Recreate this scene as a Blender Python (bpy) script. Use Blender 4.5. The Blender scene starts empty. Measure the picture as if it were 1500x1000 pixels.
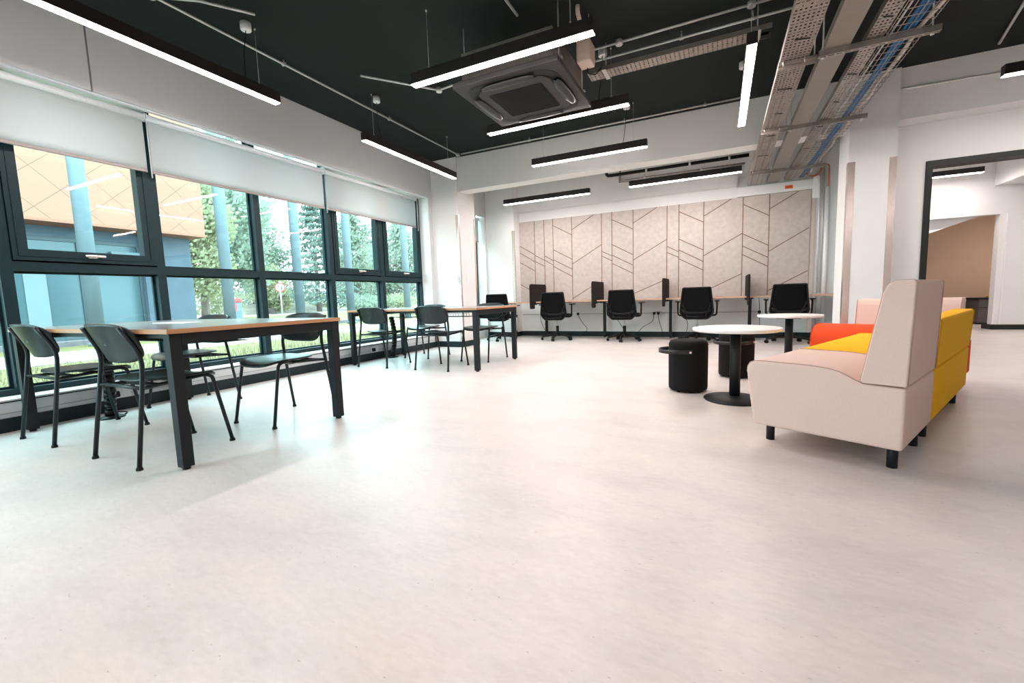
import bpy, bmesh, math, random
from mathutils import Vector, Matrix
R = math.radians
C = bpy.context.scene.collection
SC = bpy.context.scene

# ------------------------------------------------------------------ camera
def camera():
    yaw, pitch, roll, h, F = -0.4487, 0.1014, -0.0320, 0.8387, 633.34
    f = Vector((math.sin(yaw)*math.cos(pitch), math.cos(yaw)*math.cos(pitch), -math.sin(pitch)))
    rt = Vector((math.cos(yaw), -math.sin(yaw), 0)); up = rt.cross(f)
    r2 = rt*math.cos(roll) + up*math.sin(roll); u2 = -rt*math.sin(roll) + up*math.cos(roll)
    cd = bpy.data.cameras.new('camera'); co = bpy.data.objects.new('camera', cd); C.objects.link(co)
    m = Matrix((r2, u2, -f)).transposed().to_4x4(); m.translation = Vector((0, 0, h))
    co.matrix_world = m
    cd.sensor_width = 36; cd.sensor_fit = 'HORIZONTAL'; cd.lens = F/1500*36
    cd.clip_start = 0.05; cd.clip_end = 400
    SC.camera = co
camera()

# ------------------------------------------------------------------ light and exposure
SC.view_settings.view_transform = 'Standard'
SC.view_settings.look = 'None'
SC.view_settings.exposure = 1.34
SC.view_settings.gamma = 1.0
SC.view_settings.use_curve_mapping = False
W = bpy.data.worlds.new('overcast_sky'); SC.world = W; W.use_nodes = True
bg = W.node_tree.nodes['Background']
bg.inputs[0].default_value = (0.60, 0.93, 1.0, 1)
bg.inputs[1].default_value = 5.4
LAMP_STRENGTH = 47.0
LAMP_COLOUR = (1.0, 0.885, 0.845)

# ------------------------------------------------------------------ materials
def nt(name):
    m = bpy.data.materials.new(name); m.use_nodes = True
    n = m.node_tree.nodes; return m, n, m.node_tree.links, n['Principled BSDF']
def mat(name, col, rough=0.5, metal=0.0, var=0.0, scale=8.0, bump=0.0, bscale=60.0, spec=0.5, stretch=None, coat=0.0):
    m, n, l, b = nt(name)
    b.inputs['Base Color'].default_value = (*col, 1); b.inputs['Roughness'].default_value = rough
    b.inputs['Metallic'].default_value = metal; b.inputs['Specular IOR Level'].default_value = spec
    if coat: b.inputs['Coat Weight'].default_value = coat; b.inputs['Coat Roughness'].default_value = 0.15
    if var or bump:
        tc = n.new('ShaderNodeTexCoord'); mp = n.new('ShaderNodeMapping'); l.new(tc.outputs['Object'], mp.inputs[0])
        if stretch: mp.inputs['Scale'].default_value = stretch
    if var:
        t = n.new('ShaderNodeTexNoise'); t.inputs['Scale'].default_value = scale; t.inputs['Detail'].default_value = 5
        l.new(mp.outputs[0], t.inputs['Vector'])
        r = n.new('ShaderNodeValToRGB'); l.new(t.outputs['Fac'], r.inputs[0])
        r.color_ramp.elements[0].position = 0.3; r.color_ramp.elements[1].position = 0.7
        r.color_ramp.elements[0].color = (*[c*(1-var) for c in col], 1)
        r.color_ramp.elements[1].color = (*[min(1, c*(1+var)) for c in col], 1)
        l.new(r.outputs[0], b.inputs['Base Color'])
    if bump:
        t2 = n.new('ShaderNodeTexNoise'); t2.inputs['Scale'].default_value = bscale; t2.inputs['Detail'].default_value = 3
        l.new(mp.outputs[0], t2.inputs['Vector'])
        bp = n.new('ShaderNodeBump'); bp.inputs['Strength'].default_value = bump; bp.inputs['Distance'].default_value = 0.01
        l.new(t2.outputs['Fac'], bp.inputs['Height']); l.new(bp.outputs[0], b.inputs['Normal'])
    return m
def emit(name, col, s):
    m, n, l, b = nt(name)
    b.inputs['Base Color'].default_value = (0.9, 0.9, 0.9, 1)
    b.inputs['Emission Color'].default_value = (*col, 1); b.inputs['Emission Strength'].default_value = s
    return m
def glass(name, tint=(0.93, 0.98, 0.97)):
    m = bpy.data.materials.new(name); m.use_nodes = True; n = m.node_tree.nodes; l = m.node_tree.links
    n.remove(n['Principled BSDF'])
    t = n.new('ShaderNodeBsdfTransparent'); t.inputs[0].default_value = (*tint, 1)
    g = n.new('ShaderNodeBsdfGlossy'); g.inputs['Roughness'].default_value = 0.02
    lw = n.new('ShaderNodeLayerWeight'); lw.inputs[0].default_value = 0.5
    pw = n.new('ShaderNodeMath'); pw.operation = 'POWER'; l.new(lw.outputs['Facing'], pw.inputs[0]); pw.inputs[1].default_value = 4.5
    f = n.new('ShaderNodeMath'); f.operation = 'MULTIPLY_ADD'; l.new(pw.outputs[0], f.inputs[0]); f.inputs[1].default_value = 0.9; f.inputs[2].default_value = 0.035
    x = n.new('ShaderNodeMixShader'); l.new(f.outputs[0], x.inputs[0]); l.new(t.outputs[0], x.inputs[1]); l.new(g.outputs[0], x.inputs[2])
    l.new(x.outputs[0], n['Material Output'].inputs[0]); return m
def fabric_translucent(name, col, tr):
    m, n, l, b = nt(name)
    b.inputs['Base Color'].default_value = (*col, 1); b.inputs['Roughness'].default_value = 0.9
    tc = n.new('ShaderNodeTexCoord'); t2 = n.new('ShaderNodeTexNoise'); t2.inputs['Scale'].default_value = 90
    mp = n.new('ShaderNodeMapping'); mp.inputs['Scale'].default_value = (1, 1, 4); l.new(tc.outputs['Object'], mp.inputs[0]); l.new(mp.outputs[0], t2.inputs['Vector'])
    r = n.new('ShaderNodeValToRGB'); l.new(t2.outputs['Fac'], r.inputs[0])
    r.color_ramp.elements[0].color = (*[c*0.93 for c in col], 1); r.color_ramp.elements[1].color = (*[min(1, c*1.05) for c in col], 1)
    l.new(r.outputs[0], b.inputs['Base Color'])
    t = n.new('ShaderNodeBsdfTranslucent'); t.inputs[0].default_value = (*col, 1)
    x = n.new('ShaderNodeMixShader'); x.inputs[0].default_value = tr
    l.new(b.outputs[0], x.inputs[1]); l.new(t.outputs[0], x.inputs[2]); l.new(x.outputs[0], n['Material Output'].inputs[0])
    return m
def floor_material():
    m, n, l, b = nt('marbled_linoleum')
    tc = n.new('ShaderNodeTexCoord')
    def noise(sc, det, stretch=(1, 1, 1), rot=0):
        mp = n.new('ShaderNodeMapping'); mp.inputs['Scale'].default_value = stretch; mp.inputs['Rotation'].default_value = (0, 0, rot)
        l.new(tc.outputs['Object'], mp.inputs[0])
        t = n.new('ShaderNodeTexNoise'); t.inputs['Scale'].default_value = sc; t.inputs['Detail'].default_value = det
        t.inputs['Roughness'].default_value = 0.65
        l.new(mp.outputs[0], t.inputs['Vector']); return t
    a = noise(1.6, 8, (1, 2.2, 1), 0.5)
    r = n.new('ShaderNodeValToRGB'); l.new(a.outputs['Fac'], r.inputs[0])
    e = r.color_ramp.elements; e[0].position = 0.3; e[0].color = (0.53, 0.495, 0.475, 1); e[1].position = 0.68; e[1].color = (0.65, 0.59, 0.555, 1)
    k = r.color_ramp.elements.new(0.5); k.color = (0.60, 0.565, 0.545, 1)
    c2 = noise(22, 10, (1, 2.4, 1), 0.5)
    r2 = n.new('ShaderNodeValToRGB'); l.new(c2.outputs['Fac'], r2.inputs[0])
    r2.color_ramp.elements[0].position = 0.25; r2.color_ramp.elements[0].color = (0.80, 0.78, 0.77, 1)
    r2.color_ramp.elements[1].position = 0.6; r2.color_ramp.elements[1].color = (1, 1, 1, 1)
    mx = n.new('ShaderNodeMix'); mx.data_type = 'RGBA'; mx.blend_type = 'MULTIPLY'; mx.inputs[0].default_value = 0.5
    l.new(r.outputs[0], mx.inputs[6]); l.new(r2.outputs[0], mx.inputs[7])
    # fine flecks in the linoleum
    v = n.new('ShaderNodeTexVoronoi'); v.inputs['Scale'].default_value = 15; v.inputs['Randomness'].default_value = 1
    mp = n.new('ShaderNodeMapping'); mp.inputs['Scale'].default_value = (1, 2.4, 1); mp.inputs['Rotation'].default_value = (0, 0, 0.8); l.new(tc.outputs['Object'], mp.inputs[0]); l.new(mp.outputs[0], v.inputs['Vector'])
    r3 = n.new('ShaderNodeValToRGB'); l.new(v.outputs['Distance'], r3.inputs[0])
    r3.color_ramp.elements[0].position = 0.045; r3.color_ramp.elements[0].color = (0.42, 0.34, 0.30, 1)
    r3.color_ramp.elements[1].position = 0.075; r3.color_ramp.elements[1].color = (1, 1, 1, 1)
    m2 = n.new('ShaderNodeMix'); m2.data_type = 'RGBA'; m2.blend_type = 'MULTIPLY'; m2.inputs[0].default_value = 0.5
    l.new(mx.outputs[2], m2.inputs[6]); l.new(r3.outputs[0], m2.inputs[7])
    l.new(m2.outputs[2], b.inputs['Base Color'])
    b.inputs['Roughness'].default_value = 0.36; b.inputs['Specular IOR Level'].default_value = 0.5
    bp = n.new('ShaderNodeBump'); bp.inputs['Strength'].default_value = 0.06; bp.inputs['Distance'].default_value = 0.01
    l.new(c2.outputs['Fac'], bp.inputs['Height']); l.new(bp.outputs[0], b.inputs['Normal'])
    return m
M = dict(
    floor=floor_material(),
    white=mat('white_wall_paint', (0.74, 0.745, 0.745), 0.7, var=0.015, scale=3, bump=0.03, bscale=120),
    soffit=mat('white_boarding', (0.585, 0.615, 0.63), 0.6, var=0.01, scale=3),
    white_gloss=mat('white_trim_paint', (0.78, 0.79, 0.79), 0.35),
    dark_ceiling=mat('black_green_ceiling_paint', (0.0085, 0.0135, 0.0135), 0.8, var=0.15, scale=2, bump=0.05, bscale=25, spec=0.25),
    grey_ceiling=mat('grey_soffit_paint', (0.26, 0.27, 0.25), 0.8, var=0.06, scale=3),
    frame=mat('dark_teal_window_frame', (0.009, 0.027, 0.033), 0.45, var=0.05, scale=10, spec=0.22),
    skirting=mat('dark_grey_skirting', (0.007, 0.018, 0.021), 0.45, var=0.05, scale=6, spec=0.3),
    door_frame=mat('dark_green_grey_paint', (0.016, 0.018, 0.015), 0.5, spec=0.3),
    glass=glass('window_glass'),
    blind=fabric_translucent('grey_white_blind_fabric', (0.6, 0.66, 0.67), 0.32),
    alu=mat('white_aluminium', (0.72, 0.76, 0.78), 0.35, 0.2),
    steel=mat('brushed_stainless', (0.80, 0.70, 0.65), 0.25, 0.75, bump=0.05, bscale=200, stretch=(1, 1, 0.05)),
    galv=mat('galvanised_steel', (0.36, 0.325, 0.3), 0.42, 0.75, var=0.12, scale=18),
    galv_pipe=mat('galvanised_conduit', (0.60, 0.61, 0.60), 0.4, 0.45, var=0.06, scale=20),
    duct_grey=mat('grey_trunking_paint', (0.24, 0.225, 0.205), 0.5, 0.2, var=0.04, scale=5),
    black=mat('black_powder_coat', (0.007, 0.010, 0.012), 0.5, var=0.08, scale=15, spec=0.28),
    lamp_black=mat('black_lamp_housing', (0.014, 0.01, 0.01), 0.5),
    black_plastic=mat('black_plastic', (0.005, 0.005, 0.0055), 0.45, spec=0.25),
    ply=mat('black_stained_ply', (0.009, 0.016, 0.018), 0.36, var=0.25, scale=14, stretch=(1, 1, 0.06), coat=0.08, spec=0.35),
    chair_tube=mat('dark_blue_grey_tube', (0.008, 0.013, 0.016), 0.4, spec=0.35),
    oak=mat('light_oak_veneer', (0.42, 0.275, 0.18), 0.32, var=0.12, scale=12, stretch=(0.12, 1.5, 1.5), coat=0.6),
    desk_edge=mat('pale_oak_edge', (0.66, 0.43, 0.30), 0.45, var=0.08, scale=12, stretch=(0.2, 0.2, 2)),
    table_top=mat('grey_laminate_top', (0.20, 0.195, 0.19), 0.28, var=0.06, scale=10, stretch=(0.2, 2, 2), coat=0.5),
    blind_bar=mat('grey_brown_bar', (0.28, 0.25, 0.24), 0.5),
    oak_edge=mat('oak_edge_band', (0.50, 0.25, 0.12), 0.4, var=0.10, scale=12, stretch=(0.2, 0.2, 2)),
    white_top=mat('white_laminate', (0.80, 0.80, 0.78), 0.3),
    wood_edge=mat('pale_ply_edge', (0.72, 0.56, 0.42), 0.5, var=0.08, scale=30),
    pouf=mat('black_felt_fabric', (0.008, 0.0075, 0.0077), 0.92, var=0.25, scale=220, bump=0.2, bscale=400, spec=0.2),
    leather=mat('black_leather', (0.006, 0.006, 0.006), 0.5),
    beige=mat('beige_wool_fabric', (0.69, 0.525, 0.465), 0.95, var=0.06, scale=420, bump=0.12, bscale=900, spec=0.2),
    yellow=mat('yellow_wool_fabric', (0.86, 0.46, 0.01), 0.95, var=0.07, scale=420, bump=0.12, bscale=900, spec=0.2),
    red=mat('orange_red_wool_fabric', (0.70, 0.075, 0.022), 0.95, var=0.07, scale=420, bump=0.12, bscale=900, spec=0.2),
    beige_seam=mat('beige_seam_thread', (0.44, 0.31, 0.265), 0.95),
    yellow_seam=mat('yellow_seam_thread', (0.66, 0.31, 0.01), 0.95),
    red_seam=mat('red_seam_thread', (0.48, 0.045, 0.015), 0.95),
    felt=mat('pinkish_grey_felt_panel', (0.475, 0.43, 0.40), 0.95, var=0.08, scale=13, bump=0.1, bscale=200, spec=0.2),
    groove=mat('brown_groove', (0.16, 0.09, 0.06), 0.9),
    screen=mat('charcoal_screen_fabric', (0.02, 0.016, 0.016), 0.95, var=0.2, scale=150, spec=0.2),
    mesh_back=mat('black_mesh_fabric', (0.004, 0.004, 0.0045), 0.8, var=0.3, scale=300, spec=0.10),
    ac=mat('grey_cassette_plastic', (0.045, 0.042, 0.043), 0.55, spec=0.3),
    ac_flap=mat('dark_flap_plastic', (0.028, 0.028, 0.030), 0.45, spec=0.4),
    ac_grille=mat('black_grille', (0.006, 0.007, 0.008), 0.6),
    pump=mat('beige_plastic_casing', (0.62, 0.50, 0.42), 0.5),
    tan=mat('tan_wall_paint', (0.58, 0.42, 0.31), 0.8, var=0.03, scale=3),
    orange=mat('orange_sign_plastic', (0.85, 0.13, 0.02), 0.5),
    orange_dark=mat('dark_sign_print', (0.10, 0.015, 0.01), 0.5),
    copper=mat('orange_brown_pipe', (0.48, 0.16, 0.08), 0.45),
    blue=mat('blue_cable_sheath', (0.01, 0.13, 0.33), 0.45),
    pale_cable=mat('pale_cable_sheath', (0.55, 0.50, 0.48), 0.5),
    silver_wrap=mat('silver_pipe_wrap', (0.80, 0.81, 0.81), 0.4, 0.15, bump=0.15, bscale=40),
    cabinet=mat('dark_grey_cabinet', (0.10, 0.09, 0.085), 0.5),
    diffuser=emit('lamp_diffuser', LAMP_COLOUR, LAMP_STRENGTH),
    cladding=None,
    blue_brick=mat('blue_grey_render', (0.062, 0.08, 0.105), 0.85, var=0.12, scale=3, bump=0.1, bscale=30),
    ext_frame=mat('blue_grey_frame', (0.04, 0.055, 0.07), 0.5),
    ext_glass=mat('teal_reflecting_glass', (0.05, 0.085, 0.10), 0.12, 0.0, spec=0.35),
    ext_curtain=mat('pale_curtain', (0.14, 0.17, 0.19), 0.8),
    column=mat('pale_blue_grey_column', (0.1, 0.125, 0.145), 0.7, var=0.08, scale=4),
    grass=mat('lawn_grass', (0.15, 0.125, 0.06), 0.95, var=0.25, scale=3, bump=0.5, bscale=60, spec=0.1),
    blade=mat('grass_blade', (0.19, 0.155, 0.08), 0.8, var=0.2, scale=1),
    path=mat('pale_paving', (0.26, 0.2, 0.185), 0.85, var=0.08, scale=4),
    kerb=mat('grey_kerb', (0.12, 0.1, 0.11), 0.85, var=0.1, scale=4),
    leaf=mat('mid_green_leaves', (0.26, 0.29, 0.23), 0.8, var=0.2, scale=0.9, spec=0.1),
    leaf_yellow=mat('yellow_green_leaves', (0.31, 0.305, 0.19), 0.8, var=0.2, scale=1.2, spec=0.1),
    leaf_blue=mat('blue_green_needles', (0.19, 0.225, 0.195), 0.8, var=0.2, scale=1.0, spec=0.1),
    bark=mat('grey_bark', (0.16, 0.12, 0.11), 0.9, var=0.2, scale=4),
    mound=mat('dry_scrub', (0.22, 0.17, 0.14), 0.95, var=0.3, scale=2, bump=0.5, bscale=10),
    bin_red=mat('red_bin_lid', (0.75, 0.04, 0.04), 0.5),
    bin_grey=mat('slate_bin_body', (0.10, 0.13, 0.19), 0.5),
    sign_white=mat('white_sign_face', (0.8, 0.8, 0.8), 0.5),
    sign_red=mat('red_sign_ring', (0.7, 0.05, 0.05), 0.5),
)
def leaf_material(m, share=0.45):
    # leaves let some light through
    n, l = m.node_tree.nodes, m.node_tree.links; b = n['Principled BSDF']
    t = n.new('ShaderNodeBsdfTranslucent'); src = b.inputs['Base Color'].links[0].from_socket; l.new(src, t.inputs[0])
    x = n.new('ShaderNodeMixShader'); x.inputs[0].default_value = share
    l.new(b.outputs[0], x.inputs[1]); l.new(t.outputs[0], x.inputs[2]); l.new(x.outputs[0], n['Material Output'].inputs[0])
for k_ in ('leaf', 'leaf_yellow', 'leaf_blue', 'blade'): leaf_material(M[k_])
def cladding_material():
    # orange-cream cladding boards with a net of diagonal seams
    m, n, l, b = nt('cream_diamond_cladding')
    tc = n.new('ShaderNodeTexCoord'); sp = n.new('ShaderNodeSeparateXYZ'); l.new(tc.outputs['Object'], sp.inputs[0])
    def math_(op, a, c=None):
        k = n.new('ShaderNodeMath'); k.operation = op
        for i, v in enumerate((a, c)):
            if v is None: continue
            if isinstance(v, (int, float)): k.inputs[i].default_value = v
            else: l.new(v, k.inputs[i])
        return k.outputs[0]
    zz = math_('MULTIPLY', sp.outputs['Z'], 1.08)
    out = []
    for s in ('ADD', 'SUBTRACT'):
        d = math_(s, sp.outputs['Y'], zz)
        q = math_('MULTIPLY', d, 1/1.12); fr = math_('FRACT', math_('ADD', q, 100.2))
        out.append(math_('LESS_THAN', fr, 0.018))
    mx = math_('MAXIMUM', out[0], out[1])
    c = n.new('ShaderNodeMix'); c.data_type = 'RGBA'; l.new(mx, c.inputs[0])
    c.inputs[6].default_value = (0.265, 0.112, 0.072, 1); c.inputs[7].default_value = (0.115, 0.046, 0.030, 1)
    l.new(c.outputs[2], b.inputs['Base Color']); b.inputs['Roughness'].default_value = 0.7
    return m
M['cladding'] = cladding_material()

# ------------------------------------------------------------------ mesh building
class MB:
    def __init__(s): s.v = []; s.f = []; s.mi = []; s.cur = 0; s.sm = []
    def add(s, vs, fs, smooth=False):
        o = len(s.v); s.v += [tuple(p) for p in vs]
        for f in fs: s.f.append([o+i for i in f]); s.mi.append(s.cur); s.sm.append(smooth)
        return s
    def slot(s, i): s.cur = i; return s
    def box(s, x0, x1, y0, y1, z0, z1):
        return s.add([(x, y, z) for z in (z0, z1) for y in (y0, y1) for x in (x0, x1)],
                     [(0, 2, 3, 1), (4, 5, 7, 6), (0, 1, 5, 4), (2, 6, 7, 3), (0, 4, 6, 2), (1, 3, 7, 5)])
    def obox(s, m, sx, sy, sz):
        vs = [m @ Vector((x*sx/2, y*sy/2, z*sz/2)) for z in (-1, 1) for y in (-1, 1) for x in (-1, 1)]
        return s.add(vs, [(0, 2, 3, 1), (4, 5, 7, 6), (0, 1, 5, 4), (2, 6, 7, 3), (0, 4, 6, 2), (1, 3, 7, 5)])
    def bar(s, p, q, w, h):
        # square bar from p to q
        p, q = Vector(p), Vector(q); d = q-p; L = d.length; rot = d.to_track_quat('Y', 'Z').to_matrix().to_4x4()
        rot.translation = (p+q)/2
        return s.obox(rot, w, L, h)
    def tube(s, pts, r, n=10, caps=True, radii=None):
        P = [Vector(p) for p in pts]; k = len(P); rings = []
        T = []
        for i in range(k):
            t = (P[min(i+1, k-1)]-P[max(i-1, 0)]).normalized(); T.append(t)
        a = T[0].orthogonal().normalized()
        for i in range(k):
            t = T[i]; a = (a - t*a.dot(t)); a = a.normalized() if a.length > 1e-6 else t.orthogonal().normalized()
            b = t.cross(a); rr = radii[i] if radii else r
            if 0 < i < k-1:   # mitre
                c = (P[i]-P[i-1]).normalized().dot((P[i+1]-P[i]).normalized()); 
            rings.append([P[i]+(a*math.cos(2*math.pi*j/n)+b*math.sin(2*math.pi*j/n))*rr for j in range(n)])
        vs = [p for rg in rings for p in rg]; fs = []
        for i in range(k-1):
            for j in range(n):
                fs.append((i*n+j, i*n+(j+1) % n, (i+1)*n+(j+1) % n, (i+1)*n+j))
        s.add(vs, fs, True)
        if caps:
            s.add(rings[0], [tuple(range(n))[::-1]]); s.add(rings[-1], [tuple(range(n))])
        return s
    def cyl(s, p, q, r, n=16, r2=None): return s.tube([p, q], r, n, True, [r, r if r2 is None else r2])
    def lathe(s, prof, n=32, c=(0, 0, 0), smooth=True):
        vs = []; fs = []; k = len(prof)
        for (r, z) in prof:
            for j in range(n):
                a = 2*math.pi*j/n; vs.append((c[0]+r*math.cos(a), c[1]+r*math.sin(a), c[2]+z))
        for i in range(k-1):
            for j in range(n): fs.append((i*n+j, i*n+(j+1) % n, (i+1)*n+(j+1) % n, (i+1)*n+j))
        s.add(vs, fs, smooth)
        s.add(vs[:n], [tuple(range(n))[::-1]]); s.add(vs[-n:], [tuple(range(n))]); return s
    def prism(s, poly, a, b, axis='X', smooth=False):
        # poly: 2D points in the other two axes
        def P(t, q):
            return {'X': (t, q[0], q[1]), 'Y': (q[0], t, q[1]), 'Z': (q[0], q[1], t)}[axis]
        n = len(poly); vs = [P(a, q) for q in poly]+[P(b, q) for q in poly]
        s.add(vs, [(i, (i+1) % n, n+(i+1) % n, n+i) for i in range(n)], smooth)
        s.add(vs, [tuple(range(n))[::-1], tuple(range(n, 2*n))]); return s
    def grid(s, P, nu, nv, smooth=True):
        vs = [P(i/nu, j/nv) for j in range(nv+1) for i in range(nu+1)]
        return s.add(vs, [(j*(nu+1)+i, j*(nu+1)+i+1, (j+1)*(nu+1)+i+1, (j+1)*(nu+1)+i) for j in range(nv) for i in range(nu)], smooth)
    def build(s, name, mats, parent=None, bevel=0, seg=2, solid=0, sub=0, fix=True, auto=None):
        me = bpy.data.meshes.new(name); me.from_pydata(s.v, [], s.f); me.update()
        if not isinstance(mats, (list, tuple)): mats = [mats]
        for m in mats: me.materials.append(m)
        for i, p in enumerate(me.polygons): p.material_index = s.mi[i]; p.use_smooth = s.sm[i]
        if fix:
            b = bmesh.new(); b.from_mesh(me); bmesh.ops.remove_doubles(b, verts=b.verts, dist=1e-5)
            bmesh.ops.recalc_face_normals(b, faces=b.faces); b.to_mesh(me); b.free()
        o = bpy.data.objects.new(name, me); C.objects.link(o)
        if parent: o.parent = parent
        if solid:
            q = o.modifiers.new('solid', 'SOLIDIFY'); q.thickness = solid; q.offset = 0
        if bevel:
            q = o.modifiers.new('bevel', 'BEVEL'); q.width = bevel; q.segments = seg; q.limit_method = 'ANGLE'; q.angle_limit = R(35)
            q.harden_normals = False
        if sub:
            q = o.modifiers.new('sub', 'SUBSURF'); q.levels = sub; q.render_levels = sub
        return o
def tag(o, label=None, cat=None, group=None, kind=None):
    if label: o['label'] = label
    if cat: o['category'] = cat
    if group: o['group'] = group
    if kind: o['kind'] = kind
    return o
def thing(name, loc, label, cat, group=None, rz=0.0):
    o = bpy.data.objects.new(name, None); C.objects.link(o); o.location = loc; o.rotation_euler = (0, 0, rz)
    o.empty_display_size = 0.1
    return tag(o, label, cat, group)
def struct(name, mb, m, parent=None, **k):
    o = mb.build(name, m, parent, **k)
    if not parent: o['kind'] = 'structure'
    return o
def kids(o): return [c for c in o.children]
def copy_tree(o, loc=None, rz=None, label=None, parent=None):
    c = o.copy(); C.objects.link(c)
    if parent: c.parent = parent
    if loc is not None: c.location = loc
    if rz is not None: c.rotation_euler = (0, 0, rz)
    if label: c['label'] = label
    for ch in kids(o): copy_tree(ch, parent=c)
    return c
def arc_pts(pts, rad, n=6):
    # round the corners of a polyline
    P = [Vector(p) for p in pts]; out = [P[0]]
    for i in range(1, len(P)-1):
        a, b, c = P[i-1], P[i], P[i+1]
        u = (a-b); v = (c-b); r = min(rad, u.length*0.49, v.length*0.49)
        p0 = b+u.normalized()*r; p2 = b+v.normalized()*r
        for k in range(n+1):
            t = k/n; out.append(p0*(1-t)**2+b*2*t*(1-t)+p2*t*t)
    out.append(P[-1]); return out
def rrect(w, h, r, n=5):
    pts = []
    for cx, cy, a0 in ((w/2-r, h/2-r, 0), (-w/2+r, h/2-r, 90), (-w/2+r, -h/2+r, 180), (w/2-r, -h/2+r, 270)):
        for k in range(n+1):
            a = R(a0+90*k/n); pts.append((cx+r*math.cos(a), cy+r*math.sin(a)))
    return pts

# ================================================================== the room
XW = -4.555          # inner face of the window wall
XF = -4.755          # face of the window frames
YB = 8.65            # back wall
ZC = 3.21            # ceiling
ZG = -0.05           # ground outside
struct('floor', MB().box(-4.95, 9.0, -4.5, 14.0, -0.12, 0.0), M['floor'])
struct('ceiling', MB().box(-4.95, 9.0, -4.5, 6.80, ZC, ZC+0.15), M['dark_ceiling'])
struct('ceiling_rear', MB().box(-4.95, 9.0, 6.80, 14.0, ZC+0.01, ZC+0.15), M['grey_ceiling'])
# window wall: boarded soffit above the windows, low wall with a sill below
wl = MB()
wl.box(-4.62, XW, -4.5, 1.86, 2.59, ZC); wl.box(-4.62, XW, 1.872, 6.31, 2.59, ZC); wl.box(-4.90, -4.62, -4.5, 6.31, 2.80, ZC)
wl.box(-4.86, XW, -4.5, 6.36, 0.0, 0.215)
wl.box(-4.90, XW, 6.312, 6.41, 0.0, ZC)
wl.box(-4.62, XW, 6.97, YB+0.1, 2.56, ZC); wl.box(-4.90, -4.62, 6.97, YB+0.1, 2.80, ZC); wl.box(-4.86, XW, 6.95, YB+0.1, 0.0, 0.215); wl.box(-4.90, XW, 8.30, YB+0.1, 0.215, 2.56)
wl.box(-4.63, -4.60, 1.85, 1.88, 2.62, ZC)
struct('wall_left', wl, M['soffit'])
struct('trim_1', MB().box(-4.86, XW-0.004, -4.4, 6.30, 0.216, 0.228), M['white_gloss'])
struct('baseboard_left', MB().box(XW, XW+0.014, -4.5, 6.40, 0.0, 0.10).box(XW-0.002, XW+0.004, -4.5, 6.31, 0.208, 0.2155), M['skirting'])
struct('trim_2', MB().box(XW, XW+0.005, -4.5, 6.30, 0.131, 0.136), mat('grey_trunking_line', (0.30, 0.32, 0.33), 0.5))

# pillars, beam, back wall
struct('wall_pillar_left', MB().box(-4.90, -4.03, 6.41, 6.97, 0.0, ZC), M['white'])
struct('baseboard_pillar_left', MB().box(XW, -4.016, 6.396, 6.41, 0, 0.10).box(-4.03, -4.016, 6.41, 6.97, 0, 0.10), M['skirting'])
struct('wall_pillar_rear', MB().box(-4.555, -3.90, 8.35, YB, 0.0, ZC), M['white'])
struct('baseboard_pillar_rear', MB().box(XW, -3.886, 8.336, 8.35, 0, 0.10).box(-3.90, -3.886, 8.35, 8.636, 0, 0.10), M['skirting'])
struct('wall_pillar_right', MB().box(1.325, 1.765, 6.40, 6.86, 0.0, ZC), M['white'])
struct('baseboard_pillar_right', MB().box(1.312, 1.779, 6.386, 6.40, 0, 0.10).box(1.312, 1.325, 6.40, 6.86, 0, 0.10), M['skirting'])
struct('ceiling_beam', MB().box(-4.03, 1.325, 6.45, 6.71, 2.655, ZC).box(1.765, 9.0, 6.43, 6.71, 2.665, ZC), M['white'])
struct('wall_back', MB().box(-4.95, 1.95, YB, YB+0.15, 0.0, ZC), M['white'])
bh = MB().box(-3.90, -1.76, 8.53, YB, 2.612, ZC).box(-1.76, 0.245, 8.53, YB, 2.612, 2.93)
struct('wall_bulkhead_back', bh, M['white'])
struct('wall_trunking_back', MB().box(0.25, 1.33, 8.60, YB, 2.43, 2.585).box(1.33, 1.44, 8.59, YB, 2.28, 2.62), M['white_gloss'])
struct('baseboard_back', MB().box(-3.886, 1.74, YB-0.014, YB, 0, 0.10), M['skirting'])
struct('wall_right_rear', MB().box(1.76, 1.95, 6.86, YB, 0.0, ZC), M['white'])
struct('trim_3', MB().box(-3.88, 1.36, YB-0.006, YB, 0.448, 0.464), mat('grey_dado_trunking', (0.42, 0.39, 0.38), 0.5))
# wall with the framed doorway on the right and the corridor behind it
struct('wall_right', MB().box(1.765, 2.14, 6.70, 6.86, 0, 2.665).box(2.14, 5.2, 6.70, 6.86, 2.235, 2.665).box(5.2, 9.0, 6.70, 6.86, 0, ZC), M['white'])
struct('baseboard_right', MB().box(1.779, 2.11, 6.686, 6.70, 0, 0.10).box(5.25, 8.8, 6.686, 6.70, 0, 0.10), M['skirting'])
fr = MB().box(2.11, 2.17, 6.68, 6.88, 0, 2.175).box(2.11, 5.26, 6.68, 6.88, 2.175, 2.235).box(5.20, 5.26, 6.68, 6.88, 0, 2.175)
struct('door_1', fr, M['door_frame'], bevel=0.004)
wc = MB().box(1.9, 3.05, 10.6, 10.75, 0, ZC).box(4.37, 9.0, 10.6, 10.75, 0, ZC).box(3.05, 4.37, 10.6, 10.75, 2.01, ZC)
struct('wall_corridor', wc, M['white'])
struct('wall_corridor_bulkhead', MB().box(4.27, 9.0, 7.6, 10.6, 2.49, ZC), M['white'])
struct('baseboard_corridor', MB().box(4.37, 8.9, 10.585, 10.6, 0, 0.09).box(4.355, 4.37, 10.585, 10.9, 0, 0.09), M['door_frame'])
struct('trim_4', MB().box(4.455, 4.475, 10.592, 10.6, 0.09, 2.01), M['white_gloss'])
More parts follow.
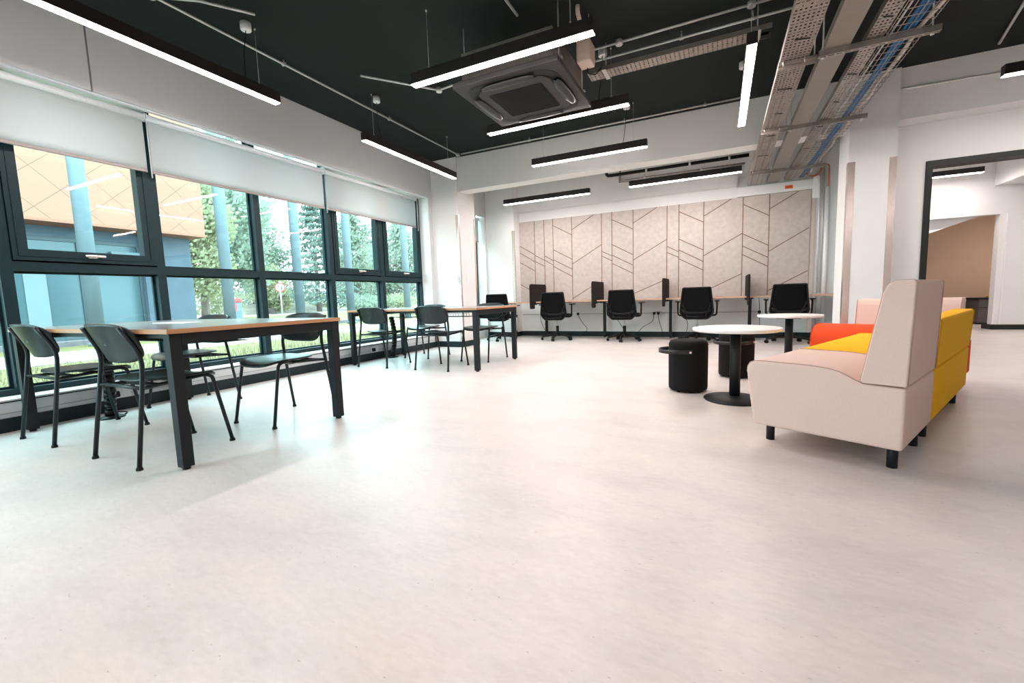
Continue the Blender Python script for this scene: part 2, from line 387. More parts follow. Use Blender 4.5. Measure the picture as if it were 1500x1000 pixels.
struct('wall_nook', MB().box(2.6, 6.5, 12.8, 12.9, 0, 2.6).box(2.5, 2.6, 10.75, 12.9, 0, 2.6).box(6.2, 6.3, 10.75, 12.9, 0, 2.6), M['tan'])
sl = MB(); sl.prism([(2.6, 1.45), (6.2, 2.75), (6.2, 2.85), (2.6, 2.0)], 10.75, 12.8, 'Y')
struct('ceiling_nook', sl, M['white'])
struct('wall_corridor_left', MB().box(1.76, 1.95, YB+0.15, 10.75, 0, ZC), M['white'])
# sides of the room behind the camera
struct('wall_far_right', MB().box(8.85, 9.0, -4.5, 14.0, 0, ZC), M['white'])
struct('wall_front', MB().box(-4.95, 9.0, -4.65, -4.5, 0, ZC), M['white'])

# stainless corner guards on the pillars
def guard(n, x, y, sx, sy, z0=0.10, z1=2.26, w=0.05):
    mb = MB().box(min(x, x+sx*0.003), max(x, x+sx*0.003), min(y, y-sy*w), max(y, y-sy*w), z0, z1)
    mb.box(min(x+sx*0.003, x-sx*w), max(x+sx*0.003, x-sx*w), min(y, y+sy*0.003), max(y, y+sy*0.003), z0, z1)
    struct('trim_%d' % n, mb, M['steel'])
guard(5, -4.03, 6.41, 1, -1)
guard(6, -4.03, 6.97, 1, 1)
guard(7, -3.90, 8.35, 1, -1, z1=2.22)
guard(8, 1.325, 6.40, -1, -1, z1=2.27, w=0.065)
guard(9, 1.765, 6.40, 1, -1, z1=2.27, w=0.065)

# ------------------------------------------------------------------ windows (one object per bay)
ZT0, ZT1, ZH, ZS = 1.158, 1.226, 2.80, 0.228
edges = [-1.70, -0.69, 0.31, 1.31, 2.305, 3.31, 4.325, 5.315, 6.30]
opening = {3, 6, 7}
def window(n, y0, y1, opens, zt0=ZT0, zt1=ZT1, last=False):
    g = MB(); dpt = 0.12
    x0, x1 = XF-dpt, XF
    hw = 0.035
    g.box(x0, x1, y0-hw, y0+hw, ZS, ZH)
    if last: g.box(x0, x1, y1-hw, y1+hw*0.3, ZS, ZH)
    ya, yb = y0+hw, y1-hw
    g.box(x0, x1, ya, yb, zt0, zt1); g.box(x0, x1, ya, yb, ZS, ZS+0.045); g.box(x0, x1, ya, yb, ZH-0.05, ZH)
    # slim glazing beads set back
    for (za, zb) in ((ZS+0.045, zt0), (zt1, ZH-0.05)):
        g.box(x0+0.03, x0+0.055, ya, ya+0.018, za, zb); g.box(x0+0.03, x0+0.055, yb-0.018, yb, za, zb)
        g.box(x0+0.03, x0+0.055, ya+0.018, yb-0.018, za, za+0.018); g.box(x0+0.03, x0+0.055, ya+0.018, yb-0.018, zb-0.018, zb)
    w = struct('window_%d' % n, g, M['frame'])
    MB().box(x0+0.034, x0+0.046, ya+0.004, yb-0.004, ZS+0.05, zt0-0.004).build('lower_pane', M['glass'], w)
    if not opens:
        MB().box(x0+0.034, x0+0.046, ya+0.004, yb-0.004, zt1+0.004, ZH-0.055).build('upper_pane', M['glass'], w)
    else:
        s = MB(); xs0, xs1 = XF-0.075, XF+0.012; t = 0.085
        a, b, c, d = ya+0.005, yb-0.005, zt1+0.012, ZH-0.055
        s.box(xs0, xs1, a, a+t, c, d); s.box(xs0, xs1, b-t, b, c, d); s.box(xs0, xs1, a+t, b-t, c, c+t); s.box(xs0, xs1, a+t, b-t, d-t, d)
        s.box(xs1, xs1+0.006, a+0.03, a+0.04, c+0.03, d); s.box(xs1, xs1+0.006, b-0.04, b-0.03, c+0.03, d); s.box(xs1, xs1+0.006, a+0.04, b-0.04, c+0.03, c+0.04)
        so = s.build('sash', M['frame'], w)
        h = MB(); ym = (a+b)/2
        h.box(xs1, xs1+0.012, ym-0.03, ym+0.03, c+0.036, c+0.064)
        h.box(xs1+0.012, xs1+0.034, ym-0.012, ym+0.012, c+0.04, c+0.062)
        h.box(xs1+0.026, xs1+0.042, ym-0.055, ym+0.075, c+0.043, c+0.060)
        ho = h.build('handle', M['steel'], so, bevel=0.003); ho['label'] = 'silver window handle'
        MB().box(xs0+0.02, xs0+0.032, a+t-0.004, b-t+0.004, c+t-0.004, d-t+0.004).build('upper_pane', M['glass'], w)
    return w
for i in range(len(edges)-1):
    window(i+1, edges[i], edges[i+1], i in opening, last=(i == len(edges)-2))
window(9, 7.02, 8.27, False, last=True)
# white reveal linings and the metal channel the blinds hang from
struct('trim_10', MB().box(-4.87, XW-0.001, 6.302, 6.312, 0.228, 2.59).box(-4.87, XW-0.001, 8.285, 8.30, 0.228, 2.56).box(-4.87, XW-0.001, 6.97, 6.985, 0.228, 2.56), M['white_gloss'])
struct('trim_12', MB().box(-4.875, -4.622, 0.31, 2.265, 2.592, 2.604).box(-4.875, -4.622, 4.22, 6.30, 2.592, 2.604), M['white_gloss'])
struct('trim_11', MB().box(-4.612, -4.60, -4.4, 6.30, 2.575, 2.59).box(-4.59, -4.582, -4.4, 6.30, 2.578, 2.59), M['alu'])

def blind(y0, y1, z1, label, zt=2.535):
    t = thing('roller_blind', (-4.68, (y0+y1)/2, z1), label, 'blind', 'grey roller blinds over the windows')
    hy = (y1-y0)/2; L = zt-z1
    f = MB(); f.grid(lambda u, v: (0.004*math.sin(v*3.0), -hy+2*hy*u, 0.02+(L-0.02)*v), 1, 8)
    f.build('fabric', M['blind'], t, solid=0.002)
    MB().cyl((0.0, -hy-0.01, L+0.012), (0.0, hy+0.01, L+0.012), 0.030, 18).build('roller_tube', M['alu'], t)
    MB().box(-0.008, 0.008, -hy, hy, 0.0, 0.026).build('bottom_bar', M['blind_bar'], t, bevel=0.004)
    MB().box(-0.03, 0.03, hy+0.010, hy+0.016, L-0.02, L+0.045).build('bracket', M['alu'], t)
    MB().box(-0.03, 0.03, -hy-0.016, -hy-0.010, L-0.02, L+0.045).build('bracket', M['alu'], t)
    ch = MB(); ch.tube([(0.025, hy+0.018, L), (0.025, hy+0.018, -0.05)], 0.0025, 6); ch.tube([(0.037, hy+0.018, L), (0.037, hy+0.018, -0.05)], 0.0025, 6)
    ch.build('pull_chain', M['alu'], t)
blind(0.33, 2.245, 2.065, 'roller blind over the leftmost windows, in front of the cream building')
blind(2.285, 4.195, 2.065, 'roller blind above the two fixed middle panes, between two other blinds')
blind(4.245, 6.10, 2.065, 'roller blind nearest the left pillar, above two handled windows')
blind(7.05, 8.22, 2.03, 'short roller blind on the narrow window behind the left pillar', 2.51)

# ------------------------------------------------------------------ pendant lamps
def pendant(x0, y0, x1, y1, z, label, drop=None, cord_end=1, w=0.072, h=0.088, rose=True, zc=ZC):
    c = ((x0+x1)/2, (y0+y1)/2); L = math.hypot(x1-x0, y1-y0); rz = math.atan2(y1-y0, x1-x0)
    t = thing('pendant_light', (c[0], c[1], z), label, 'light', 'linear black pendant lights', rz)
    hb = MB()   # open-bottomed channel
    hb.box(-L/2, L/2, -w/2, -w/2+0.004, 0.0, h); hb.box(-L/2, L/2, w/2-0.004, w/2, 0.0, h); hb.box(-L/2, L/2, -w/2+0.004, w/2-0.004, h-0.006, h)
    hb.box(-L/2, -L/2+0.004, -w/2+0.004, w/2-0.004, 0.0, h-0.006); hb.box(L/2-0.004, L/2, -w/2+0.004, w/2-0.004, 0.0, h-0.006)
    hb.build('housing', M['lamp_black'], t)
    MB().box(-L/2+0.004, L/2-0.004, -w/2+0.004, w/2-0.004, -0.004, 0.012).build('diffuser', M['diffuser'], t)
    top = zc-z
    for s in (-1, 1):
        wr = MB().cyl((s*(L/2-0.17), 0, h), (s*(L/2-0.17), 0, top), 0.0016, 6)
        wr.cyl((s*(L/2-0.17), 0, h), (s*(L/2-0.17), 0, h+0.03), 0.006, 8).cyl((s*(L/2-0.17), 0, top-0.015), (s*(L/2-0.17), 0, top), 0.008, 8)
        wr.build('suspension_wire', M['galv_pipe'], t)
    if rose:
        s = cord_end; xx = s*(L/2-0.30)
        pts = arc_pts([(xx, 0, h), (xx+0.01*s, 0.0, h+0.04), (xx+0.03*s, 0.02, h+(top-h)*0.5), (xx+0.05*s, 0.0, top-0.05)], 0.05)
        MB().tube(pts, 0.0035, 8).build('power_cord', M['black_plastic'], t)
        MB().lathe([(0.038, -0.062), (0.042, -0.056), (0.042, 0.0)], 20, (xx+0.05*s, 0, top)).build('ceiling_rose', M['white_gloss'], t)
Z = 2.652
pendant(-3.64, 0.95, -3.64, 2.83, Z, 'near pendant light along the windows, cut off by the top left edge')
pendant(-3.64, 3.88, -3.64, 5.75, Z, 'second pendant light along the windows, ending by the left pillar', cord_end=-1)
pendant(-2.38, 3.165, -0.815, 3.165, Z, 'large pendant light just in front of the ceiling air conditioner', rose=False)
pendant(-2.35, 4.455, -0.815, 4.455, Z, 'pendant light just beyond the far side of the ceiling air conditioner')
pendant(-2.385, 5.80, -0.84, 5.80, Z, 'pendant light against the front of the white ceiling beam')
pendant(-3.76, 7.66, -2.08, 7.66, 2.61, 'shorter left pendant light above the row of desks', cord_end=-1, rose=False)
pendant(-1.40, 7.66, 0.275, 7.66, 2.625, 'right pendant light above the desks, under the black pipes', rose=False)
pendant(0.19, 3.88, 0.19, 5.66, Z, 'pendant light running lengthways beside the perforated cable tray')
pendant(2.235, 5.56, 3.80, 5.56, Z, 'pendant light cut off by the top right edge of the photo')
pendant(2.75, 10.05, 3.90, 10.05, 2.65, 'small pendant light seen through the dark framed doorway', rose=False)
# unseen lamps of the same kind, assumed behind the camera, added to light the foreground
pendant(-3.64, -2.4, -3.64, -0.5, Z, 'unseen pendant light added along the windows behind the camera')
pendant(-1.6, -0.35, 0.0, -0.35, Z, 'unseen pendant light added across the room behind the camera')
pendant(2.2, 0.3, 3.8, 0.3, Z, 'unseen pendant light added across the room to the right of the camera')
pendant(1.2, -2.2, 2.8, -2.2, Z, 'unseen pendant light added far behind the camera on the right', rose=False)
pendant(2.5, 7.9, 4.0, 7.9, 2.70, 'added pendant light hidden behind the top of the doorway to brighten the corridor', rose=False)  # added out of sight behind the lintel to brighten the corridor walls
pendant(5.2, 11.4, 6.0, 11.4, 2.15, 'added short pendant light hidden under the stairs to brighten the tan wall', rose=False, zc=2.38)  # assumed lamp, added out of sight to light the tan nook wall
pendant(5.4, 9.1, 6.9, 9.1, 2.36, 'pendant light in the corridor beyond the doorway', rose=False, zc=2.49)

# ------------------------------------------------------------------ ceiling air conditioner
def cassette():
    t = thing('air_conditioner', (-1.64, 3.86, 2.655), 'square grey ceiling cassette air conditioner hanging between two pendant lights', 'air conditioner')
    S = 0.485
    p = MB(); p.prism([(a, b) for a, b in rrect(2*S, 2*S, 0.015)], 0.0, 0.045, 'Z')
    p.build('panel', M['ac'], t, bevel=0.006)
    MB().box(-0.42, 0.42, -0.42, 0.42, 0.046, 0.30).build('body', M['galv'], t)
    # recessed ring and raised centre
    rg = MB(); o = rrect(0.84, 0.84, 0.16, 8); i = rrect(0.68, 0.68, 0.10, 8); n = len(o)
    rg.add([(x, y, -0.003) for x, y in o]+[(x, y, -0.003) for x, y in i], [(k, (k+1) % n, n+(k+1) % n, n+k) for k in range(n)])
    rg.build('air_slot', M['ac_grille'], t, solid=0.002)
    MB().prism(rrect(0.68, 0.68, 0.10, 8), -0.018, -0.004, 'Z').build('centre_panel', M['ac'], t, bevel=0.008)
    gr = MB().prism(rrect(0.50, 0.50, 0.02), -0.022, -0.0185, 'Z')
    for k in range(-11, 12): gr.box(-0.25, 0.25, k*0.0215-0.003, k*0.0215+0.003, -0.026, -0.022)
    gr.build('intake_grille', M['ac_grille'], t)
    for k in range(4):
        fl = MB(); a = R(90*k); m = Matrix.Rotation(a, 4, 'Z')
        prof = []
        def P(u, v):
            x = -0.24+0.48*u; y = -0.378-0.045*(v-0.5)*2*(1-0.55*(2*u-1)**4); z = -0.02-0.012*math.sin(math.pi*v)
            return m @ Vector((x, y, z))
        fl.grid(P, 14, 6); fl.build('air_flap', M['ac_flap'], t, solid=0.008)
    for sx in (-1, 1):
        for sy in (-1, 1):
            MB().cyl((sx*0.44, sy*0.33, 0.10), (sx*0.44, sy*0.33, ZC-2.655), 0.005, 8).box(sx*0.44-0.03, sx*0.44+0.03, sy*0.33-0.02, sy*0.33+0.02, 0.09, 0.10).build('hanger_rod', M['galv_pipe'], t)
cassette()
def pump():
    t = thing('condensate_pump', (-1.06, 3.83, 2.79), 'beige boxy pump hanging beside the ceiling air conditioner', 'pump box')
    MB().prism([(-0.075, 0.0), (0.075, 0.0), (0.085, 0.06), (0.085, 0.17), (-0.085, 0.17), (-0.085, 0.06)], -0.06, 0.06, 'X').build('casing', M['pump'], t, bevel=0.01)
    MB().tube(arc_pts([(-0.03, 0, 0.17), (-0.03, 0, 0.30), (-0.03, -0.12, 0.36), (-0.03, -0.12, ZC-2.79)], 0.05), 0.018, 10).build('hose', M['pump'], t)
    MB().cyl((0.02, 0.03, 0.17), (0.02, 0.03, ZC-2.79), 0.005, 8).build('hanger_rod', M['galv_pipe'], t)
    MB().tube(arc_pts([(0.0, 0.05, 0.0), (0.0, 0.06, -0.04), (0.06, 0.10, -0.05), (0.10, 0.14, 0.02)], 0.03), 0.005, 8).build('cable', M['black_plastic'], t)
pump()

# ------------------------------------------------------------------ conduits on the ceiling
def conduit(pts, label, r=0.011, boxes=(), clips=(), m='galv_pipe', rad=0.04, cat='conduit pipe', name='conduit_pipe', group='galvanised conduits'):
    t = thing(name, pts[0], label, cat, group); o = Vector(pts[0])
    MB().tube(arc_pts([Vector(p)-o for p in pts], rad), r, 10).build('tube', M[m], t)
    for b in boxes:
        q = Vector(b)-o; MB().lathe([(0.030, -0.022), (0.033, -0.018), (0.033, 0.02)], 18, q).build('junction_box', M[m], t)
    for b in clips:
        q = Vector(b)-o
        MB().cyl(q, q+Vector((0, 0, ZC-0.002-b[2])), 0.006, 8).tube([q+Vector((-0.018, 0, 0)), q+Vector((0.018, 0, 0))], r+0.004, 10).build('clip', M[m], t)
    return t
zq = 3.165
conduit([(-3.86, -1.5, zq), (-3.86, 6.25, zq)], 'long conduit above the windows, parallel to the window wall', boxes=[(-3.86, 2.0, zq), (-3.86, 6.22, zq)], clips=[(-3.86, 1.5, zq), (-3.86, 3.1, zq), (-3.86, 4.6, zq)])
conduit([(-3.80, 6.22, zq), (0.30, 6.22, zq)], 'conduit along the ceiling in front of the white beam, from the left pillar', clips=[(-2.6, 6.22, zq), (-1.2, 6.22, zq), (-0.2, 6.22, zq)])
conduit([(-3.38, 3.62, zq), (-2.86, 4.27, zq), (-2.15, 4.20, zq)], 'short bent conduit from a ceiling rose towards the air conditioner', boxes=[(-2.86, 4.27, zq)], rad=0.02)
conduit([(-3.40, 2.50, zq), (-3.62, 2.20, zq), (-3.86, 2.02, zq)], 'short conduit feeding the near pendant light by the windows', rad=0.02)
conduit([(-1.28, 4.33, zq), (0.40, 4.31, zq)], 'upper of two close parallel conduits right of the air conditioner', boxes=[(-0.88, 4.33, zq), (0.20, 4.31, zq)])
conduit([(-1.26, 4.50, zq-0.02), (1.9, 4.48, zq-0.02)], 'lower of two close parallel conduits right of the air conditioner', clips=[(-0.35, 4.50, zq-0.02), (0.22, 4.49, zq-0.02)])
conduit([(-1.55, 2.3, zq), (-1.55, 3.52, zq)], 'conduit at the top centre running behind the large pendant light', r=0.012)
conduit([(1.30, 6.415, 2.99), (3.9, 6.415, 2.95)], 'conduit across the face of the beam to the top right', boxes=(), clips=(), r=0.012)
conduit([(2.45, 6.20, 3.175), (2.10, 4.6, 3.175)], 'slanting conduit on the black ceiling at the top right', r=0.012)

# ------------------------------------------------------------------ cable trays
def perforated(mb, x0, x1, y0, y1, z, cols, pitch, hw, hh, along='Y', alt=True):
    # sheet with real holes: every cell is four strips round a slot
    n = int((y1-y0)/pitch); cw = (x1-x0)/cols
    def q(a, b, c, d):
        if along == 'Y': vs = [(a, c, z), (b, c, z), (b, d, z), (a, d, z)]
        else: vs = [(c, a, z), (c, b, z), (d, b, z), (d, a, z)]
        mb.add(vs, [(0, 1, 2, 3)])
    for j in range(n):
        ya = y0+j*pitch; yb = ya+pitch
        for i in range(cols):
            xa = x0+i*cw; xb = xa+cw; xm = (xa+xb)/2; ym = (ya+yb)/2
            if alt and (j % 3 == 2):
                w_, h_ = (hw*1.9, hh*0.55) if i % 2 == 0 else (hw, hh*0.5)
            else: w_, h_ = hw, hh
            w_ = min(w_, cw*0.42)
            q(xa, xm-w_, ya, yb); q(xm+w_, xb, ya, yb); q(xm-w_, xm+w_, ya, ym-h_); q(xm-w_, xm+w_, ym+h_, yb)
def tray(x0, x1, y0, y1, z, label, cols, pitch=0.040, hw=0.0065, hh=0.0085):
    t = thing('cable_tray', ((x0+x1)/2, y0, z), label, 'cable tray'); w = (x1-x0)/2; L = y1-y0
    mb = MB(); perforated(mb, -w, w, 0, L, 0.0, cols, pitch, hw, hh)
    mb.box(-w-0.002, -w, 0, L, 0, 0.05); mb.box(w, w+0.002, 0, L, 0, 0.05)
    mb.build('perforated_sheet', M['galv'], t, fix=False)
    tie = MB()
    for k, yy in enumerate([0.9, 1.75, 2.6, 3.2, 3.9, 4.7]):
        if yy < L: tie.bar((-w*0.2*(k % 3)-0.02, yy, -0.004), (w*0.6, yy+0.03, -0.004), 0.008, 0.004)
    tie.build('cable_tie', M['black_plastic'], t)
    cb = MB()
    for k in range(3):
        xx = -w*0.5+k*w*0.45; cb.tube([(xx, 0, 0.012), (xx+0.01, L*0.4, 0.012), (xx-0.01, L*0.7, 0.012), (xx, L, 0.012)], 0.008, 8)
    cb.build('cable', M['black_plastic'], t)
TY0, TY1 = 2.1, 8.58
tray(0.40, 0.588, TY0, TY1, 2.600, 'perforated steel cable tray, leftmost of the overhead runs', 7)
tray(0.928, 1.028, TY0, TY1, 2.612, 'narrow perforated steel tray between the grey trunking and wire basket', 4)
t = thing('cable_trunking', (0.757, TY0, 2.608), 'smooth grey metal trunking between two perforated trays overhead', 'trunking')
MB().box(-0.082, 0.082, 0, TY1-TY0, 0.0, 0.06).build('trunking_body', M['duct_grey'], t, bevel=0.003)
sc = MB()
for k in range(5): sc.lathe([(0.006, -0.003), (0.006, 0.0)], 8, (-0.07, 0.6+k*1.3, 0.0))
sc.build('fixing_screw', M['steel'], t)
# wire basket with data cables
t = thing('wire_basket_tray', (1.16, TY0, 2.612), 'open wire mesh basket tray on the right of the overhead runs', 'cable tray')
L = TY1-TY0; wb = MB()
for x, z in ((-0.115, 0.05), (-0.115, 0.0), (-0.06, 0.0), (0.0, 0.0), (0.06, 0.0), (0.115, 0.0), (0.115, 0.05)):
    wb.cyl((x, 0, z), (x, L, z), 0.0028, 6)
for k in range(int(L/0.1)):
    y = 0.03+k*0.1
    wb.tube([(-0.118, y, 0.05), (-0.118, y, -0.003), (0.118, y, -0.003), (0.118, y, 0.05)], 0.0026, 6)
wb.build('wire_mesh', M['galv'], t)
t = thing('cable_bundle', (1.16, TY0, 2.62), 'bundle of bright blue data cables lying in the wire basket', 'cables')
random.seed(4)
for k in range(5):
    x = -0.020+0.0125*k; z = 0.0035+0.006*(k % 2)
    pts = [(x+random.uniform(-.004, .004), L*j/14, z) for j in range(15)]
    MB().tube(pts, 0.0075, 8).build('cable', M['blue'], t)
t = thing('cable_bundle', (1.16, TY0, 2.622), 'thick pale flexible cable along the right edge of the basket', 'cables')
MB().tube([(0.088+0.012*math.sin(j*1.3), L*j/40, 0.012+0.006*math.sin(j*2.1)) for j in range(41)], 0.0135, 10).build('cable', M['pale_cable'], t)
t = thing('cable_bundle', (1.16, TY0, 2.622), 'thin grey cable along the left side of the wire basket', 'cables')
MB().tube([(-0.085, L*j/10, 0.006) for j in range(11)], 0.007, 8).build('cable', M['galv_pipe'], t)
# trapeze supports
def trapeze(y, label, x0=0.645, x1=1.345, z=2.588):
    t = thing('strut_hanger', ((x0+x1)/2, y, z), label, 'bracket', 'trapeze brackets carrying the overhead runs'); h = (x1-x0)/2
    ch = MB(); ch.box(-h, h, -0.02, -0.0175, -0.021, 0.02); ch.box(-h, h, 0.0175, 0.02, -0.021, 0.02)
    n = 14; st = 2*h/n
    for k in range(n):
        a = -h+k*st; ch.box(a, a+st*0.3, -0.0175, 0.0175, -0.021, -0.0185); ch.box(a+st*0.3, a+st, -0.0175, -0.006, -0.021, -0.0185); ch.box(a+st*0.3, a+st, 0.006, 0.0175, -0.021, -0.0185)
    ch.build('slotted_channel', M['galv'], t)
    for x in (-h+0.03, h-0.045):
        rd = MB().cyl((x, 0, -0.03), (x, 0, ZC-z), 0.0055, 8); rd.lathe([(0.012, -0.034), (0.012, -0.022)], 6, (x, 0, 0)); rd.build('threaded_rod', M['galv_pipe'], t)
trapeze(4.16, 'nearest slotted bracket across the overhead cable runs')
trapeze(5.82, 'middle slotted bracket across the overhead runs, below the beam front', z=2.588)
trapeze(7.75, 'farthest slotted bracket across the overhead runs, near the back wall')
def tray_bracket(y, label):
    t = thing('tray_bracket', (0.50, y, 2.590), label, 'bracket', 'angle brackets under the left perforated tray')
    MB().box(-0.11, 0.14, -0.02, 0.02, -0.012, -0.008).box(-0.11, 0.14, -0.02, -0.016, -0.008, 0.008).box(-0.11, 0.14, 0.016, 0.02, -0.040, -0.012).build('angle', M['galv'], t)
    MB().cyl((0.125, 0, -0.012), (0.125, 0, ZC-2.59), 0.005, 8).build('threaded_rod', M['galv_pipe'], t)
    for x in (-0.08, 0.06): MB().cyl((x, -0.025, -0.03), (x, -0.025, 0.01), 0.006, 8).build('bolt', M['steel'], t)
tray_bracket(4.18, 'nearest angle bracket under the left perforated tray')
tray_bracket(5.75, 'middle angle bracket under the left perforated tray')
tray_bracket(7.62, 'farthest angle bracket under the left perforated tray')
# transverse tray from the air conditioner to the long trays
t = thing('cable_tray', (-1.17, 4.355, 2.93), 'perforated tray crossing from the air conditioner towards the overhead runs', 'cable tray')
mb = MB(); perforated(mb, -0.075, 0.075, 0, 1.48, 0.0, 5, 0.038, 0.006, 0.0065, along='X')
mb.box(0, 1.52, -0.077, -0.075, 0, 0.04).box(0, 1.52, 0.075, 0.077, 0, 0.04); mb.build('perforated_sheet', M['galv'], t, fix=False)
for x in (0.16, 1.42):
    MB().cyl((x, 0.0, -0.03), (x, 0.0, ZC-2.93), 0.005, 8).box(x-0.018, x+0.018, -0.10, 0.10, -0.006, -0.002).build('hanger_rod', M['galv_pipe'], t)
MB().tube([(0, 0.02, 0.012), (0.7, 0.01, 0.012), (1.5, 0.02, 0.012)], 0.012, 8).build('cable', M['black_plastic'], t)
# steel channel offcuts by the lengthways lamp
t = thing('strut_hanger', (0.335, 3.80, 2.95), 'small slotted plate hanging on a rod beside the lengthways pendant', 'bracket')
MB().box(-0.05, 0.05, -0.05, 0.05, 0, 0.004).box(-0.05, -0.046, -0.05, 0.05, 0.004, 0.05).build('plate', M['galv'], t)
MB().cyl((0, 0, -0.03), (0, 0, ZC-2.95), 0.005, 8).build('threaded_rod', M['galv_pipe'], t)

# black pipes high up behind the beam
def pipe(pts, r, m, label, name='pipe', hang=(), cat='pipe', group=None, rad=0.06):
    t = thing(name, pts[0], label, cat, group); o = Vector(pts[0])
    MB().tube(arc_pts([Vector(p)-o for p in pts], rad), r, 12).build('tube', M[m], t)
    for h in hang:
        q = Vector(h)-o
        MB().cyl(q, q+Vector((0, 0, ZC-h[2])), 0.005, 8).tube([q+Vector((-0.015, 0, 0)), q+Vector((0.015, 0, 0))], r+0.006, 12).build('pipe_clip', M['galv_pipe'], t)
pipe([(-1.75, 7.50, 3.1), (-1.75, 7.50, 2.815), (0.36, 7.50, 2.815)], 0.026, 'black_plastic', 'thick black pipe hung behind the white beam', hang=[(-1.1, 7.5, 2.815), (-0.45, 7.5, 2.815), (0.1, 7.5, 2.815)])
pipe([(-1.62, 8.0, 3.1), (-1.62, 8.0, 2.83), (0.33, 8.0, 2.83)], 0.014, 'galv', 'thin grey pipe behind the black pipe, above the right desk light', hang=[(-1.2, 8.0, 2.83), (-0.3, 8.0, 2.83)])
# services in the back right corner
pipe([(1.428, 8.60, 0.12), (1.428, 8.60, ZC)], 0.014, 'galv_pipe', 'grey vertical conduit in the back right corner', name='conduit_pipe', cat='conduit pipe')
pipe([(1.475, 8.60, 0.76), (1.475, 8.60, 2.75)], 0.010, 'galv_pipe', 'thin conduit next to the grey vertical one in the back corner', name='conduit_pipe', cat='conduit pipe')
pipe([(1.525, 8.59, 0.02), (1.525, 8.59, 2.43)], 0.030, 'silver_wrap', 'silver wrapped vertical pipe in the back right corner')
pipe([(1.535, 8.59, 2.44), (1.535, 8.59, 2.78), (1.44, 8.59, 2.78)], 0.012, 'copper', 'orange brown pipe rising above the silver wrapped pipe')
pipe([(1.22, 8.50, 2.66), (1.30, 8.52, 2.60), (1.42, 8.56, 2.66), (1.44, 8.58, 2.78)], 0.016, 'copper', 'curved brown hose by the ends of the overhead cable trays', rad=0.08)
t = thing('trunking_strip', (1.355, 8.64, 0.10), 'vertical stainless strip at the right edge of the felt panelling', 'trim strip')
MB().box(-0.028, 0.028, -0.008, 0.008, 0, 2.18).build('strip', M['steel'], t)
t = thing('warning_sign', (1.0, 8.597, 2.50), 'small orange warning sign on the white trunking above the felt panelling', 'sign')
MB().box(-0.055, 0.055, -0.002, 0.0, -0.026, 0.026).build('plate', M['orange'], t)
MB().box(-0.036, 0.036, -0.003, -0.002, 0.004, 0.009).box(-0.036, 0.02, -0.003, -0.002, -0.008, -0.003).build('print', M['orange_dark'], t)

# ------------------------------------------------------------------ felt wall panelling with grooves
pan = MB().box(-3.965, 1.315, YB-0.022, YB-0.001, 0.72, 2.425)
pan.slot(1)
def pg(x0, z0, x1, z1, w=0.0065):
    d = Vector((x1-x0, 0, z1-z0)).normalized(); n = Vector((-d.z, 0, d.x))*w; y = YB-0.0232
    vs = [(x0+n.x, y, z0+n.z), (x0-n.x, y, z0-n.z), (x1-n.x, y, z1-n.z), (x1+n.x, y, z1+n.z)]
    vs += [(a, y+0.001, c) for a, b_, c in vs]
    pan.add(vs, [(0, 1, 2, 3), (0, 4, 5, 1), (2, 6, 7, 3)])
GX = [-3.945, -3.549, -3.331, -3.135, -2.729, -2.12, -1.916, -1.512, -0.898, -0.691, -0.277, 0.342, 0.735, 1.305]
for x in GX[1:-1]: pg(x, 0.735, x, 2.424)
LINES = [(-3.945, 1.958, -3.549, 1.724),
         (-3.945, 1.812, -3.549, 1.576),
         (-3.945, 1.609, -3.549, 1.38),
         (-3.945, 1.138, -3.691, 0.995),
         (-3.549, 1.709, -3.331, 1.593),
         (-3.549, 1.584, -3.331, 1.468),
         (-3.331, 1.687, -3.135, 1.569),
         (-3.331, 1.599, -3.135, 1.478),
         (-3.135, 2.291, -2.729, 2.064),
         (-3.135, 1.798, -2.729, 1.577),
         (-3.135, 1.594, -2.729, 1.373),
         (-3.135, 1.455, -2.729, 1.228),
         (-2.729, 2.165, -2.273, 2.416),
         (-2.729, 1.476, -2.12, 1.823),
         (-2.729, 0.777, -2.346, 0.997),
         (-2.12, 1.691, -1.916, 1.586),
         (-2.12, 1.599, -1.916, 1.49),
         (-1.916, 2.283, -1.512, 2.064),
         (-1.916, 1.806, -1.512, 1.581),
         (-1.916, 1.601, -1.512, 1.383),
         (-1.916, 1.442, -1.512, 1.226),
         (-1.512, 2.173, -1.073, 2.42),
         (-1.512, 1.479, -0.898, 1.822),
         (-1.512, 0.834, -0.898, 1.09),
         (-0.898, 1.691, -0.691, 1.577),
         (-0.898, 1.581, -0.691, 1.477),
         (-0.691, 2.296, -0.277, 2.067),
         (-0.691, 1.806, -0.277, 1.579),
         (-0.691, 1.61, -0.277, 1.374),
         (-0.691, 1.45, -0.277, 1.222),
         (-0.277, 2.171, 0.162, 2.42),
         (-0.277, 1.472, 0.342, 1.819),
         (-0.277, 0.825, 0.342, 1.125),
         (0.342, 2.302, 0.735, 2.075),
         (0.342, 1.808, 0.735, 1.579),
         (0.342, 1.6, 0.735, 1.378),
         (0.342, 1.454, 0.735, 1.228),
         (0.735, 2.18, 1.144, 2.42),
         (0.735, 1.478, 1.305, 1.824),
         (0.735, 0.809, 1.305, 1.125)]
for a in LINES: pg(*a)
tag(pan.build('acoustic_panelling', [M['felt'], M['groove']], fix=False), 'pinkish grey felt wall panelling with thin chevron grooves above the desks', 'wall panel')

